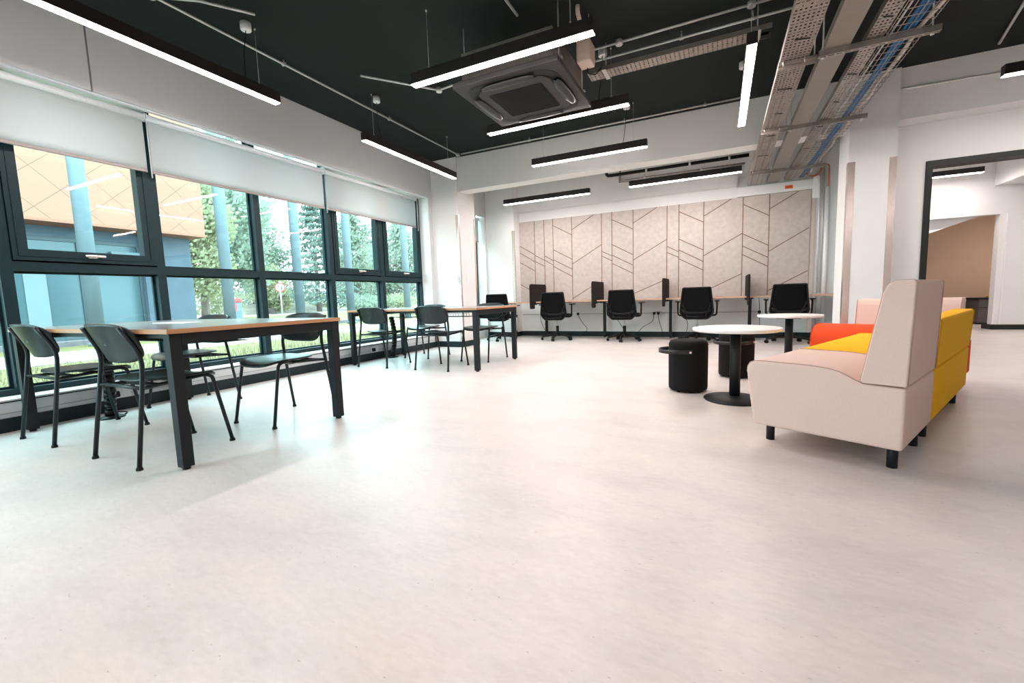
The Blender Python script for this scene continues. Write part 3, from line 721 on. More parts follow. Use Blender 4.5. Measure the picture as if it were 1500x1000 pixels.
# ------------------------------------------------------------------ desks along the back wall
def desk(x0, x1, y1, label, leg=True):
    t = thing('desk', (x0, 8.0, 0), label, 'desk', 'wall desks in a row under the felt panelling'); L = x1-x0
    w = MB().box(0, L, 0.0, y1-8.0, 0.715, 0.740); w.build('worktop', M['oak'], t, bevel=0.002)
    MB().box(0.004, L-0.004, -0.002, 0.0, 0.7152, 0.7398).build('edge_band', M['desk_edge'], t)
    if leg:
        lg = MB().box(0.01, 0.06, 0.45, 0.50, 0.012, 0.715).box(0.005, 0.065, 0.06, 0.60, 0.69, 0.715).lathe([(0.02, 0.0), (0.02, 0.012)], 12, (0.035, 0.475, 0))
        lg.build('leg', M['black'], t, bevel=0.003)
    br = MB().box(L*0.5-0.05, L*0.5+0.05, 0.1, 0.3, 0.70, 0.715); br.build('bracket', M['black'], t)
PX = [-3.317, -2.092, -0.867, 0.415]
desk(-4.53, PX[0]-0.02, 8.345, 'left end wall desk, between the rear pillar and the first screen', leg=False)
desk(PX[0]+0.02, PX[1]-0.02, 8.62, 'second wall desk from the left, between the first two screens')
desk(PX[1]+0.02, PX[2]-0.02, 8.62, 'middle wall desk, with the third office chair from the left')
desk(PX[2]+0.02, PX[3]-0.02, 8.62, 'wall desk behind the near round table, third to fourth screen')
desk(PX[3]+0.02, 1.74, 8.545, 'right end wall desk, reaching the corner pipes')
def screen(x, label):
    t = thing('desk_screen', (x, 8.18, 0.60), label, 'desk screen', 'charcoal screens dividing the wall desks')
    pts = [(y, z) for y, z in rrect(0.83, 0.485, 0.035, 5)]
    pts = [(y, z+0.2425) for y, z in pts]
    # cut away below the worktop at the rear
    poly = [(-0.415, 0.03), (-0.385, 0.0), (-0.235, 0.0), (-0.22, 0.015), (-0.22, 0.105), (0.415, 0.105), (0.415, 0.45), (0.38, 0.485), (-0.38, 0.485), (-0.415, 0.45)]
    MB().prism(poly, -0.017, 0.017, 'X').build('panel', M['screen'], t, bevel=0.006)
    MB().box(-0.028, 0.0195, -0.165, -0.10, 0.075, 0.113).box(-0.028, 0.0195, 0.24, 0.30, 0.075, 0.113).build('clamp', M['black'], t)
screen(PX[0], 'first desk screen from the left, beside the rear left pillar')
screen(PX[1], 'second desk screen from the left')
screen(PX[2], 'third desk screen from the left, above the double socket')
screen(PX[3], 'fourth desk screen, seen edge-on behind the far round table')

def socket(loc, face, label, plugs=(0, 1)):
    # face: rotation about z; built facing -Y
    t = thing('wall_socket', loc, label, 'socket', 'double power sockets', face)
    MB().box(-0.074, 0.074, -0.010, 0.0, -0.043, 0.043).build('faceplate', M['white_gloss'], t, bevel=0.004)
    for s in (-1, 1):
        MB().box(s*0.02-0.006, s*0.02+0.006, -0.014, -0.010, 0.018, 0.034).build('switch', M['white_gloss'], t)
    for p in plugs:
        x = -0.037+0.074*p
        MB().box(x-0.024, x+0.024, -0.045, -0.0105, -0.028, 0.022).build('plug', M['black_plastic'], t, bevel=0.008)
socket((-1.085, YB-0.001, 0.456), 0, 'double power socket with two black plugs under the third desk screen')
socket((-2.66, YB-0.001, 0.462), 0, 'power socket behind the second office chair from the left', plugs=(1,))
socket((0.66, YB-0.001, 0.456), 0, 'power socket behind the office chair at the right end desk', plugs=(0,))
socket((XW+0.001, 1.80, 0.145), R(90), 'power socket low under the windows by the near long table', plugs=(0,))
socket((XW+0.001, 4.80, 0.150), R(90), 'power socket low under the windows by the far long table', plugs=(0,))
def cable(pts, label, r=0.005):
    t = tag(MB().tube(arc_pts(pts, 0.08, 8), r, 8).build('power_cable', M['black_plastic']), label, 'cable', 'black power cables')
cable([(-1.122, 8.600, 0.44), (-1.13, 8.55, 0.30), (-1.32, 8.5, 0.20), (-1.46, 8.45, 0.01), (-1.75, 8.45, 0.008)], 'black cable curving left from the double socket to the floor')
cable([(-1.048, 8.600, 0.44), (-1.03, 8.57, 0.30), (-0.97, 8.56, 0.15), (-0.96, 8.55, 0.01)], 'black cable dropping straight from the double socket')
cable([(-3.30, 8.3, 0.70), (-3.33, 8.3, 0.35), (-3.22, 8.3, 0.12), (-3.02, 8.35, 0.01)], 'black cable hanging from the first desk screen to the floor')
cable([(-2.62, 8.59, 0.45), (-2.50, 8.5, 0.28), (-2.36, 8.45, 0.16), (-2.52, 8.4, 0.01)], 'black cable beside the second office chair, down to the floor')
cable([(-1.80, 8.3, 0.70), (-1.78, 8.3, 0.40), (-1.62, 8.3, 0.15), (-1.56, 8.3, 0.01)], 'black cable hanging under the middle desk behind its chair')
cable([(-0.62, 8.3, 0.70), (-0.56, 8.3, 0.45), (-0.50, 8.35, 0.25), (-0.56, 8.35, 0.01)], 'black cable hanging left of the chair at the fourth desk')
cable([(0.585, 8.2, 0.70), (0.60, 8.25, 0.50), (0.62, 8.45, 0.30), (0.64, 8.5, 0.01)], 'black cable hanging near the office chair at the right end')
t = thing('light_switch', (-4.029, 6.64, 1.185), 'small white light switch on the left pillar', 'switch')
MB().box(0, 0.008, -0.04, 0.04, -0.06, 0.06).build('faceplate', M['white_gloss'], t, bevel=0.003)
MB().box(0.008, 0.012, -0.012, 0.012, -0.02, 0.02).build('rocker', M['white_gloss'], t)

# ------------------------------------------------------------------ office chairs
def office_chair():
    t = thing('office_chair', (0, 0, 0), 'office chair', 'office chair', 'black office chairs at the wall desks')
    # seat pad
    def S(u, v):
        x = -0.235+0.47*u; y = -0.20+0.45*v
        return (x*(1-0.06*(2*v-1)**2), y, 0.465+0.02*math.cos(math.pi*(u-.5))-0.018*max(0, v-0.75)*4*max(0, v-.75))
    MB().grid(S, 12, 10).build('seat', M['mesh_back'], t, solid=0.055)
    sh = MB()
    def H(u, v):   # moulded shell under and behind the seat
        a = v*1.0; x = (u-.5)*(0.50-0.10*abs(v-0.5)); 
        y = 0.16-0.42*v; z = 0.425+0.0*v
        z += 0.05*(abs(u-.5)*2)**3; y2 = y
        if v > 0.75: z += (v-0.75)**2*1.4
        return (x, y2, z)
    sh.grid(H, 12, 10).build('seat_shell', M['black_plastic'], t, solid=0.012)
    # backrest outline: wide low hips narrowing upwards
    def hw(z):
        q = (z-0.40)/0.50
        if q < 0.22: return 0.16+0.09*(q/0.22)**0.6
        return 0.25-0.045*((q-0.22)/0.78)
    def yy(z, x=0): return -0.255+0.06*x*x/0.06*0.25-0.10*max(0, (z-0.62))*0.9+0.05*max(0, 0.55-z)
    N = 16
    left = [(-hw(0.40+0.5*k/N), 0.40+0.5*k/N) for k in range(N+1)]
    ol = left+[(-x, z) for x, z in left[::-1]]
    ring = [(x, yy(z, x), z) for x, z in ol]; ring.append(ring[0])
    fm = MB(); fm.tube(arc_pts(ring, 0.03, 4), 0.012, 8)
    for s in (-1, 1):
        fm.tube([(s*0.215, yy(0.66, .21), 0.66), (s*0.20, yy(0.60, .2)-0.006, 0.60), (s*0.135, yy(0.46, .13)-0.012, 0.455)], 0.010, 8)
    fm.tube([(-0.16, yy(0.43)-0.006, 0.44), (0, yy(0.43)-0.014, 0.43), (0.16, yy(0.43)-0.006, 0.44)], 0.014, 8)
    fm.build('backrest_frame', M['black_plastic'], t)
    def B(u, v):
        z = 0.41+0.485*v; x = (2*u-1)*(hw(z)-0.006); return (x, yy(z, x)+0.008, z)
    MB().grid(B, 12, 16).build('backrest', M['mesh_back'], t, solid=0.006)
    for s in (-1, 1):
        a = MB(); a.tube(arc_pts([(s*0.20, -0.02, 0.44), (s*0.295, -0.04, 0.45), (s*0.300, -0.05, 0.655), (s*0.29, 0.0, 0.672)], 0.04), 0.014, 8)
        a.build('armrest', M['black_plastic'], t)
        MB().box(s*0.30-0.035, s*0.30+0.035, -0.12, 0.12, 0.668, 0.688).build('arm_pad', M['black_plastic'], t, bevel=0.008)
    MB().cyl((0, 0, 0.12), (0, 0, 0.27), 0.028, 14).build('column', M['black_plastic'], t)
    MB().cyl((0, 0, 0.25), (0, 0, 0.43), 0.014, 12).build('gas_stem', M['galv_pipe'], t)
    MB().box(-0.09, 0.09, -0.12, 0.12, 0.395, 0.435).build('mechanism', M['black_plastic'], t, bevel=0.01)
    b = MB().lathe([(0.042, 0.085), (0.045, 0.10), (0.035, 0.145)], 16)
    for k in range(5):
        a = R(72*k+18+180); d = Vector((math.cos(a), math.sin(a), 0))
        b.tube([d*0.02+Vector((0, 0, 0.12)), d*0.16+Vector((0, 0, 0.098)), d*0.30+Vector((0, 0, 0.066))], 0.02, 8, True, [0.026, 0.022, 0.015])
    b.build('star_base', M['black_plastic'], t)
    for k in range(5):
        a = R(72*k+18+180); d = Vector((math.cos(a), math.sin(a), 0)); e = Vector((-d.y, d.x, 0)); c = d*0.295+Vector((0, 0, 0.027))
        w = MB().cyl(c-e*0.024, c-e*0.006, 0.027, 14).cyl(c+e*0.006, c+e*0.024, 0.027, 14).cyl(c-e*0.006, c+e*0.006, 0.01, 8).cyl(c+Vector((0, 0, 0.02)), c+Vector((0, 0, 0.05)), 0.007, 8)
        w.build('castor', M['black_plastic'], t)
    return t
oc = office_chair()
spots = [(-3.86, 7.62, 4, 'leftmost office chair, partly behind the far long table'),
         (-2.80, 7.85, 2, 'office chair between the first and second desk screens'),
         (-1.53, 7.85, -1, 'office chair at the middle wall desk, between second and third screens'),
         (-0.335, 7.85, 0, 'office chair behind the near round table and black stool'),
         (0.955, 7.85, -4, 'rightmost office chair, right behind the far round table')]
for i, (x, y, a, lb) in enumerate(spots):
    c = oc if i == 0 else copy_tree(oc)
    c.location = (x, y, 0); c.rotation_euler = (0, 0, R(a)); c['label'] = lb

# ------------------------------------------------------------------ long tables
def long_table():
    t = thing('long_table', (0, 0, 0), 'table', 'table', 'long tables with black legs by the windows')
    LX, LY = 1.98, 1.09
    MB().box(-LX/2, LX/2, -LY/2, LY/2, 0.711, 0.735).build('tabletop', M['table_top'], t, bevel=0.0015)
    e = MB(); q = 0.0012
    e.box(-LX/2-q, -LX/2, -LY/2, LY/2, 0.7112, 0.7348).box(LX/2, LX/2+q, -LY/2, LY/2, 0.7112, 0.7348).box(-LX/2, LX/2, -LY/2-q, -LY/2, 0.7112, 0.7348).box(-LX/2, LX/2, LY/2, LY/2+q, 0.7112, 0.7348)
    e.build('edge_band', M['oak_edge'], t)
    s = 0.055; a, b = LX/2-0.012, LY/2-0.012
    for sx in (-1, 1):
        for sy in (-1, 1):
            x0, x1 = sorted((sx*a, sx*(a-s))); y0, y1 = sorted((sy*b, sy*(b-s)))
            lg = MB().box(x0, x1, y0, y1, 0.014, 0.710).build('leg', M['black'], t, bevel=0.002)
            MB().lathe([(0.019, 0.0), (0.019, 0.014)], 14, ((x0+x1)/2, (y0+y1)/2, 0)).build('foot', M['black_plastic'], lg)
    r = MB()
    for sx in (-1, 1):
        x0, x1 = sorted((sx*a, sx*(a-0.03))); r.box(x0, x1, -b+s, b-s, 0.652, 0.710)
    for sy in (-1, 1):
        y0, y1 = sorted((sy*(b-0.012), sy*(b-0.042))); r.box(-a+s, a-s, y0, y1, 0.686, 0.710)
    r.build('frame_rail', M['black'], t, bevel=0.002)
    mid = MB().box(-0.03, 0.03, -0.10, 0.10, 0.66, 0.710); mid.build('mid_bracket', M['black'], t)
    # wire cable basket under the top
    w = MB(); bx, by, z0, z1 = 0.62, 0.12, 0.615, 0.705
    for y, z in ((-by, z1), (-by, (z0+z1)/2), (-by*0.8, z0), (0, z0), (by*0.8, z0), (by, (z0+z1)/2), (by, z1)):
        w.cyl((-bx, y, z), (bx, y, z), 0.002, 6)
    for k in range(32):
        x = -bx+2*bx*k/31; w.tube([(x, -by, z1), (x, -by*0.8, z0), (x, by*0.8, z0), (x, by, z1)], 0.0018, 6)
    w.build('wire_basket', M['black'], t)
    g = MB().prism(rrect(0.46, 0.12, 0.05, 6), 0.735, 0.739, 'Z'); g.build('cable_flap', M['alu'], t)
    return t
def cable_spine(loc, rz, bend):
    t = thing('cable_spine', loc, '', 'cable spine', 'black segmented cable spines under the tables', rz)
    MB().lathe([(0.085, 0.0), (0.085, 0.006), (0.05, 0.018)], 24).build('base_plate', M['black_plastic'], t)
    n = 13
    for k in range(n):
        z = 0.022+k*0.0455; x = bend*math.sin(math.pi*k/n)
        MB().tube([(x, 0, z), (x+bend*0.02, 0, z+0.042)], 0.037, 12).cyl((x, 0, z+0.042), (x, 0, z+0.046), 0.020, 8).build('link', M['black_plastic'], t)
    return t
T1 = long_table(); T1.location = (-3.46, 1.735, 0); T1['label'] = 'near long grey topped table with wooden edges and black legs, nearest the camera'
T2 = copy_tree(T1, (-3.46, 4.78, 0), label='far long grey topped table with wooden edges, in front of the left pillar')
s1 = cable_spine((-4.30, 1.63, 0), 0, 0.03); s1['label'] = 'segmented cable spine under the near long table'
s2 = cable_spine((-4.43, 5.05, 0), 0, 0.05); s2['label'] = 'segmented cable spine under the far long table'
cable([(-4.30, 1.72, 0.006), (-4.40, 1.78, 0.006), (-4.48, 1.70, 0.01), (-4.515, 1.765, 0.09)], 'black lead from the near socket to the cable spine on the floor')

# ------------------------------------------------------------------ cafe chairs (face +Y)
def cafe_chair():
    t = thing('cafe_chair', (0, 0, 0), 'chair', 'chair', 'black ply chairs at the long tables')
    r = 0.0115
    for s in (-1, 1):
        # rear leg runs on up to the backrest
        pts = arc_pts([(s*0.238, -0.25, 0.012), (s*0.226, -0.188, 0.46), (s*0.214, -0.172, 0.60), (s*0.194, -0.250, 0.748)], 0.07, 6)
        lg = MB().tube(pts, r, 10).build('leg', M['chair_tube'], t)
        MB().lathe([(0.016, 0.0), (0.016, 0.009), (0.012, 0.018)], 12, (s*0.238, -0.25, 0)).build('foot_cap', M['black_plastic'], lg)
        pts = arc_pts([(s*0.208, 0.25, 0.012), (s*0.196, 0.175, 0.425), (s*0.190, 0.14, 0.440), (s*0.160, 0.05, 0.428)], 0.02, 4)
        lg = MB().tube(pts, r*0.95, 10).build('leg', M['chair_tube'], t)
        MB().lathe([(0.016, 0.0), (0.016, 0.009), (0.012, 0.018)], 12, (s*0.208, 0.25, 0)).build('foot_cap', M['black_plastic'], lg)
    rl = MB()
    for s in (-1, 1):
        rl.tube(arc_pts([(s*0.228, -0.193, 0.418), (s*0.19, -0.175, 0.417), (s*0.160, -0.08, 0.420), (s*0.160, 0.05, 0.428)], 0.03, 4), 0.0105, 8)
    rl.tube([(-0.19, -0.175, 0.417), (0.19, -0.175, 0.417)], 0.0105, 8); rl.box(-0.16, 0.16, 0.02, 0.06, 0.414, 0.426); rl.box(-0.16, 0.16, -0.10, -0.06, 0.410, 0.422)
    rl.build('seat_frame', M['chair_tube'], t)
    # seat: rounded squarish shell, dished, rolling down at the front
    n, m = 40, 8; vs = []; fs = []
    def sp(a, q):
        e = 2/3.2; x = 0.215*math.copysign(abs(math.cos(a))**e, math.cos(a)); y = 0.205*math.copysign(abs(math.sin(a))**e, math.sin(a))
        x *= (1+0.06*(y/0.2)); x *= q; y *= q
        z = 0.438+0.016*(abs(x)/0.215)**2.5 + (0.012*(-y/0.2)**2 if y < 0 else -0.020*max(0, (y-0.1)/0.1)**2)
        return (x, y+0.035, z)
    for k in range(m+1):
        q = k/m
        for j in range(n): vs.append(sp(2*math.pi*j/n, max(q, 0.001)))
    for k in range(m):
        for j in range(n): fs.append((k*n+j, k*n+(j+1) % n, (k+1)*n+(j+1) % n, (k+1)*n+j))
    MB().add(vs, fs, True).build('seat', M['ply'], t, solid=0.012)
    # backrest: curved rounded-rectangle ply shell
    vs = []; fs = []
    def bp(a, q):
        e = 2/3.6; x = 0.225*math.copysign(abs(math.cos(a))**e, math.cos(a))*q; z = 0.108*math.copysign(abs(math.sin(a))**e, math.sin(a))*q
        x *= 1+0.10*min(0, z)/0.108*-1*0 + 0.05*(z/0.108)
        y = -0.235 + 0.055*(x/0.225)**2 - z*0.42
        return (x, y, 0.662+z)
    for k in range(m+1):
        for j in range(n): vs.append(bp(2*math.pi*j/n, max(k/m, 0.001)))
    for k in range(m):
        for j in range(n): fs.append((k*n+j, k*n+(j+1) % n, (k+1)*n+(j+1) % n, (k+1)*n+j))
    MB().add(vs, fs, True).build('backrest', M['ply'], t, solid=0.011)
    return t
cc = cafe_chair()
chairs = [(-2.965, 1.37, 0, 'front ply chair of the near table, nearest the camera'),
          (-3.965, 1.37, 0, 'ply chair at the bottom left, near side of the near table'),
          (-2.925, 2.13, 180, 'ply chair on the far side of the near table, at its right end'),
          (-4.16, 2.16, 180, 'ply chair on the far side of the near table, closest to the windows'),
          (-4.005, 4.42, 0, 'ply chair on the near side of the far table, closest to the windows'),
          (-3.085, 4.42, 0, 'ply chair on the near side of the far table, in the middle of the photo'),
          (-3.96, 5.26, 180, 'ply chair mostly hidden behind another at the far table'),
          (-2.935, 5.18, 180, 'ply chair on the far side of the far table, in front of the office chair')]
for i, (x, y, a, lb) in enumerate(chairs):
    c = cc if i == 0 else copy_tree(cc)
    c.location = (x, y, 0); c.rotation_euler = (0, 0, R(a)); c['label'] = lb

# ------------------------------------------------------------------ round tables and stools
def round_table():
    t = thing('round_table', (0, 0, 0), '', 'table', 'round white tables on black pedestals')
    MB().lathe([(0.295, 0.533), (0.302, 0.537), (0.305, 0.545), (0.305, 0.5555), (0.302, 0.558)], 64).build('tabletop', M['white_top'], t)
    MB().lathe([(0.10, 0.520), (0.10, 0.5328)], 24).build('mounting_plate', M['black'], t)
    MB().lathe([(0.038, 0.03), (0.038, 0.520)], 28).build('pedestal', M['black'], t)
    MB().lathe([(0.215, 0.0), (0.220, 0.006), (0.216, 0.012), (0.14, 0.026), (0.042, 0.036)], 48).build('base', M['black'], t)
    return t
r1 = round_table(); r1.location = (0.115, 3.69, 0); r1['label'] = 'near round white table, between black stool and beige seat'
r2 = copy_tree(r1, (0.685, 5.52, 0), label='far round white table, in front of the rightmost office chair')
def pouf():
    t = thing('stool', (0, 0, 0), '', 'stool', 'black cylindrical felt stools')
    MB().lathe([(0.140, 0.012), (0.152, 0.02), (0.156, 0.04), (0.157, 0.36), (0.155, 0.405), (0.146, 0.425), (0.12, 0.436), (0.05, 0.440), (0.001, 0.440)], 44).build('body', M['pouf'], t)
    sm = MB()
    sm.tube([(0.1575*math.cos(a), 0.1575*math.sin(a), 0.395) for a in [2*math.pi*k/44 for k in range(45)]], 0.002, 6); sm.build('seam', M['pouf'], t)
    for k in range(4):
        a = R(45+90*k); MB().cyl((0.11*math.cos(a), 0.11*math.sin(a), 0), (0.11*math.cos(a), 0.11*math.sin(a), 0.014), 0.015, 10).build('foot', M['black_plastic'], t)
    st = MB(); n = 28; prof = [(-0.003, -0.016), (0.003, -0.016), (0.003, 0.016), (-0.003, 0.016)]; vs = []; fs = []
    for k in range(n+1):
        a = math.pi*k/n; p = Vector((-0.085-0.150*math.sin(a), -0.152*math.cos(a)*1.04, 0.345-0.0*math.sin(a)))
        if k in (0, n): pass
        d = Vector((-math.sin(a)*0.152, -math.cos(a)*0.16, 0)).normalized()
        for (q, z) in prof: vs.append(p+d*q+Vector((0, 0, z)))
    for k in range(n):
        for j in range(4): fs.append((k*4+j, k*4+(j+1) % 4, (k+1)*4+(j+1) % 4, (k+1)*4+j))
    st.add(vs, fs, True)
    for s in (-1, 1): st.bar((-0.09, s*0.1585, 0.345), (0.02, s*0.1605, 0.345), 0.005, 0.032)
    h = st.build('carry_strap', M['leather'], t)
    for s in (-1, 1): MB().cyl((0.005, s*0.160, 0.345), (0.005, s*0.168, 0.345), 0.009, 12).build('rivet', M['steel'], h)
    return t
p1 = pouf(); p1.location = (-0.235, 3.94, 0); p1.rotation_euler = (0, 0, R(8)); p1['label'] = 'black stool with carry strap standing left of the near round table'
p2 = copy_tree(p1, (0.155, 4.72, 0), R(60), 'black stool seen behind the pedestal of the near round table')

# ------------------------------------------------------------------ sofa
SO = Vector((0.732, 2.496)); SU = Vector((0.442, 0.897)).normalized(); ANG = math.atan2(SU.y, SU.x)
# sofa-local frame: x runs along the sofa, y towards the seat front
BASE = [(-0.052, 0.113), (-0.054, 0.393), (0.098, 0.396), (0.125, 0.408), (0.155, 0.424), (0.19, 0.441), (0.23, 0.451), (0.29, 0.457), (0.37, 0.459), (0.45, 0.459), (0.52, 0.460), (0.562, 0.458), (0.588, 0.447), (0.600, 0.425), (0.603, 0.395), (0.596, 0.33), (0.580, 0.22), (0.563, 0.113)]
BASE_RED = [(-0.052, 0.113), (-0.054, 0.393), (0.098, 0.396), (0.15, 0.42), (0.20, 0.46), (0.25, 0.495), (0.31, 0.512), (0.38, 0.518), (0.45, 0.516), (0.51, 0.506), (0.555, 0.484), (0.585, 0.45), (0.599, 0.41), (0.602, 0.37), (0.595, 0.30), (0.580, 0.21), (0.563, 0.113)]
def back_profile(zt):
    f = (zt-0.40)/0.46
    fx = 0.104-0.075*f
    return [(-0.054, 0.399), (0.098, 0.399), (0.106, 0.41), (fx+0.012, zt-0.05), (fx-0.002, zt-0.015), (fx-0.025, zt), (-0.058, zt+0.002), (-0.066, zt-0.008)]
def module(x0, x1, zt, mbase, mback, label, legs, back=None, loc=None, rz=None, group='upholstered sofa modules', base=BASE, bev=0.014):
    t = thing('sofa_module', (SO.x, SO.y, 0) if loc is None else loc, label, 'sofa', group, ANG if rz is None else rz)
    MB().prism(base, x0, x1, 'X', True).build('seat_base', M[mbase], t, bevel=bev, seg=4)
    b0, b1 = back or (x0, x1)
    MB().prism(back_profile(zt), b0, b1, 'X').build('backrest', M[mback], t, bevel=0.016, seg=4)
    for x in (x0+0.010, x1-0.010):
        MB().tube([(x, y, z+0.0005) for y, z in base[2:-3]], 0.0032, 6).build('seat_piping', M[mbase+'_seam'], t)
    for x in (b0+0.011, b1-0.011):
        pr = back_profile(zt)
        MB().tube([(x, y+0.001, z) for y, z in pr[1:7]]+[(x, pr[7][0]-0.001, pr[7][1]), (x, -0.055, 0.405)], 0.0030, 6).build('back_piping', M[mback+'_seam'], t)
    for x, y in legs:
        MB().cyl((x, y, 0.0), (x, y, 0.116), 0.021, 16).build('leg', M['black'], t)
    return t
module(-0.118, 0.535, 0.858, 'beige', 'beige', 'near beige sofa seat with a tall beige back, facing the round tables', [(0.0, 0.0), (0.03, 0.53), (0.436, 0.0), (0.436, 0.53)])
module(0.537, 1.836, 0.655, 'yellow', 'yellow', 'double yellow sofa seat with a low yellow back', [(0.66, 0.0), (0.66, 0.53), (1.708, 0.0), (1.708, 0.53)])
# red module stands across the end: its front faces the camera end of the sofa
end = SO+SU*2.440+Vector((-SU.y, SU.x))*(-0.008)
module(0.0, 0.93, 0.722, 'red', 'beige', 'orange red sofa seat with a low beige back at the far end', [(0.12, 0.06), (0.12, 0.5), (0.80, 0.06), (0.80, 0.5)], back=(0.05, 0.74), loc=(end.x, end.y, 0), rz=ANG+R(90), base=BASE_RED, bev=0.022)

# ------------------------------------------------------------------ corridor things
t = thing('storage_unit', (5.15, 12.2, 0), 'low dark grey storage unit seen through the doorway under the stairs', 'cabinet', rz=R(8))
MB().box(-0.50, 0.60, -0.25, 0.25, 0.03, 0.50).build('body', M['cabinet'], t, bevel=0.01)
MB().box(-0.52, 0.62, -0.27, 0.27, 0.50, 0.53).build('lid', M['black'], t, bevel=0.006)
MB().box(-0.48, 0.58, -0.23, 0.23, 0.0, 0.03).build('plinth', M['black'], t)
MB().box(-0.50, 0.60, -0.254, -0.25, 0.33, 0.34).build('lid_seam', M['black'], t)
t = thing('cushion', (5.20, 12.15, 0.53), 'flat yellow pad lying on the grey storage unit', 'cushion')
MB().box(-0.25, 0.40, -0.15, 0.15, 0, 0.03).build('pad', M['yellow'], t, bevel=0.012)
t = thing('bag', (4.50, 12.1, 0.30), 'grey rolled bundle at the left end of the storage unit', 'bag', rz=R(10))
MB().tube([(-0.14, 0, 0.02), (-0.05, 0, 0.17), (0.06, 0, 0.20)], 0.06, 12, True, [0.05, 0.07, 0.05]).build('roll', M['duct_grey'], t)
MB().tube([(-0.13, 0, -0.28), (-0.13, 0, 0.0)], 0.02, 10).build('stand', M['cabinet'], t)

# ================================================================== outside
struct('ground_outside', MB().box(-130, -4.88, -60, 130, ZG-0.3, ZG), M['grass'])
struct('path_near', MB().box(-13.0, -10.2, -30, 60, ZG, ZG+0.012), M['path'])
struct('path_far', MB().box(-60, -34, 20, 80, ZG, ZG+0.012), M['path'])
struct('kerb_outside', MB().box(-15.6, -15.0, -30, 16, ZG, ZG+0.12), M['kerb'])
random.seed(11)
gb = MB()
for k in range(9000):
    x = -5.0-abs(random.gauss(0, 2.6)); y = random.uniform(-1.0, 9.0)
    if x < -10.1: continue
    h = random.uniform(0.05, 0.16); a = random.uniform(0, math.pi); w = 0.006; dx, dy = math.cos(a)*w, math.sin(a)*w; lx, ly = random.uniform(-.05, .05), random.uniform(-.05, .05)
    gb.add([(x-dx, y-dy, ZG), (x+dx, y+dy, ZG), (x+lx, y+ly, ZG+h)], [(0, 1, 2)])
tag(gb.build('lawn_grass', M['blade'], fix=False), 'longer pale grass on the lawn just outside the windows', 'grass', kind='stuff')
# columns holding the building above
def column(x, y, label, r=0.165):
    t = thing('outdoor_column', (x, y, ZG), label, 'column', 'pale blue grey round columns outside')
    MB().lathe([(r, 0.0), (r, 9.0)], 28).build('shaft', M['column'], t)
    MB().lathe([(r+0.03, 0.0), (r+0.03, 0.10)], 28).build('collar', M['column'], t)
CXO = -14.3
for y, lb in ((5.35, 'outdoor column in front of the cream cladding, seen through the leftmost window'), (8.72, 'outdoor column right of the cream building, seen through the second window'),
              (11.35, 'outdoor column against the white sky, seen through the third window'), (13.85, 'outdoor column behind the handled window before the pillar'),
              (17.6, 'faint outdoor column seen through the last window before the pillar')):
    column(CXO, y, lb)
# neighbouring building
t = thing('neighbour_building', (-16.3, 9.2, ZG), 'neighbouring building with cream diamond cladding above dark blue glazing', 'building')
MB().box(-9, 0.25, -22, 0.0, 3.35, 9.5).build('cladding', M['cladding'], t)
MB().box(-9, 0.27, -22, 0.02, 3.28, 3.35).build('cladding_trim', mat('peach_trim', (0.24, 0.085, 0.05), 0.6), t)
MB().box(-9, -0.45, -1.55, -0.15, 0.0, 3.28).box(-9, -0.6, -22, -1.55, 2.98, 3.28).build('wall', M['blue_brick'], t)
ys = [-1.55, -3.0, -4.5, -6.0, -7.5, -9.0, -11, -13]
for i in range(len(ys)-1):
    a, b = ys[i+1], ys[i]
    w = MB().box(-0.72, -0.62, b-0.09, b, 0, 2.98).box(-0.72, -0.62, a, b-0.09, 2.88, 2.98).box(-0.72, -0.62, a, b-0.09, 2.20, 2.32).box(-0.72, -0.62, a, b-0.09, 0, 0.12).build('window_frame', M['ext_frame'], t)
    MB().box(-0.69, -0.67, a, b-0.09, 0.12, 2.20).box(-0.69, -0.67, a, b-0.09, 2.32, 2.88).build('pane', M['ext_glass'], w)
    if i in (1, 3): MB().box(-0.665, -0.65, a+0.25, a+0.7, 0.12, 2.20).build('curtain', M['ext_curtain'], w)
hp = MB(); mm = Matrix.Translation((-0.45, -1.95, 2.50)) @ Matrix.Rotation(R(-35), 4, 'Y'); hp.obox(mm, 0.03, 0.75, 0.45)
hp.build('open_vent', M['ext_curtain'], t)
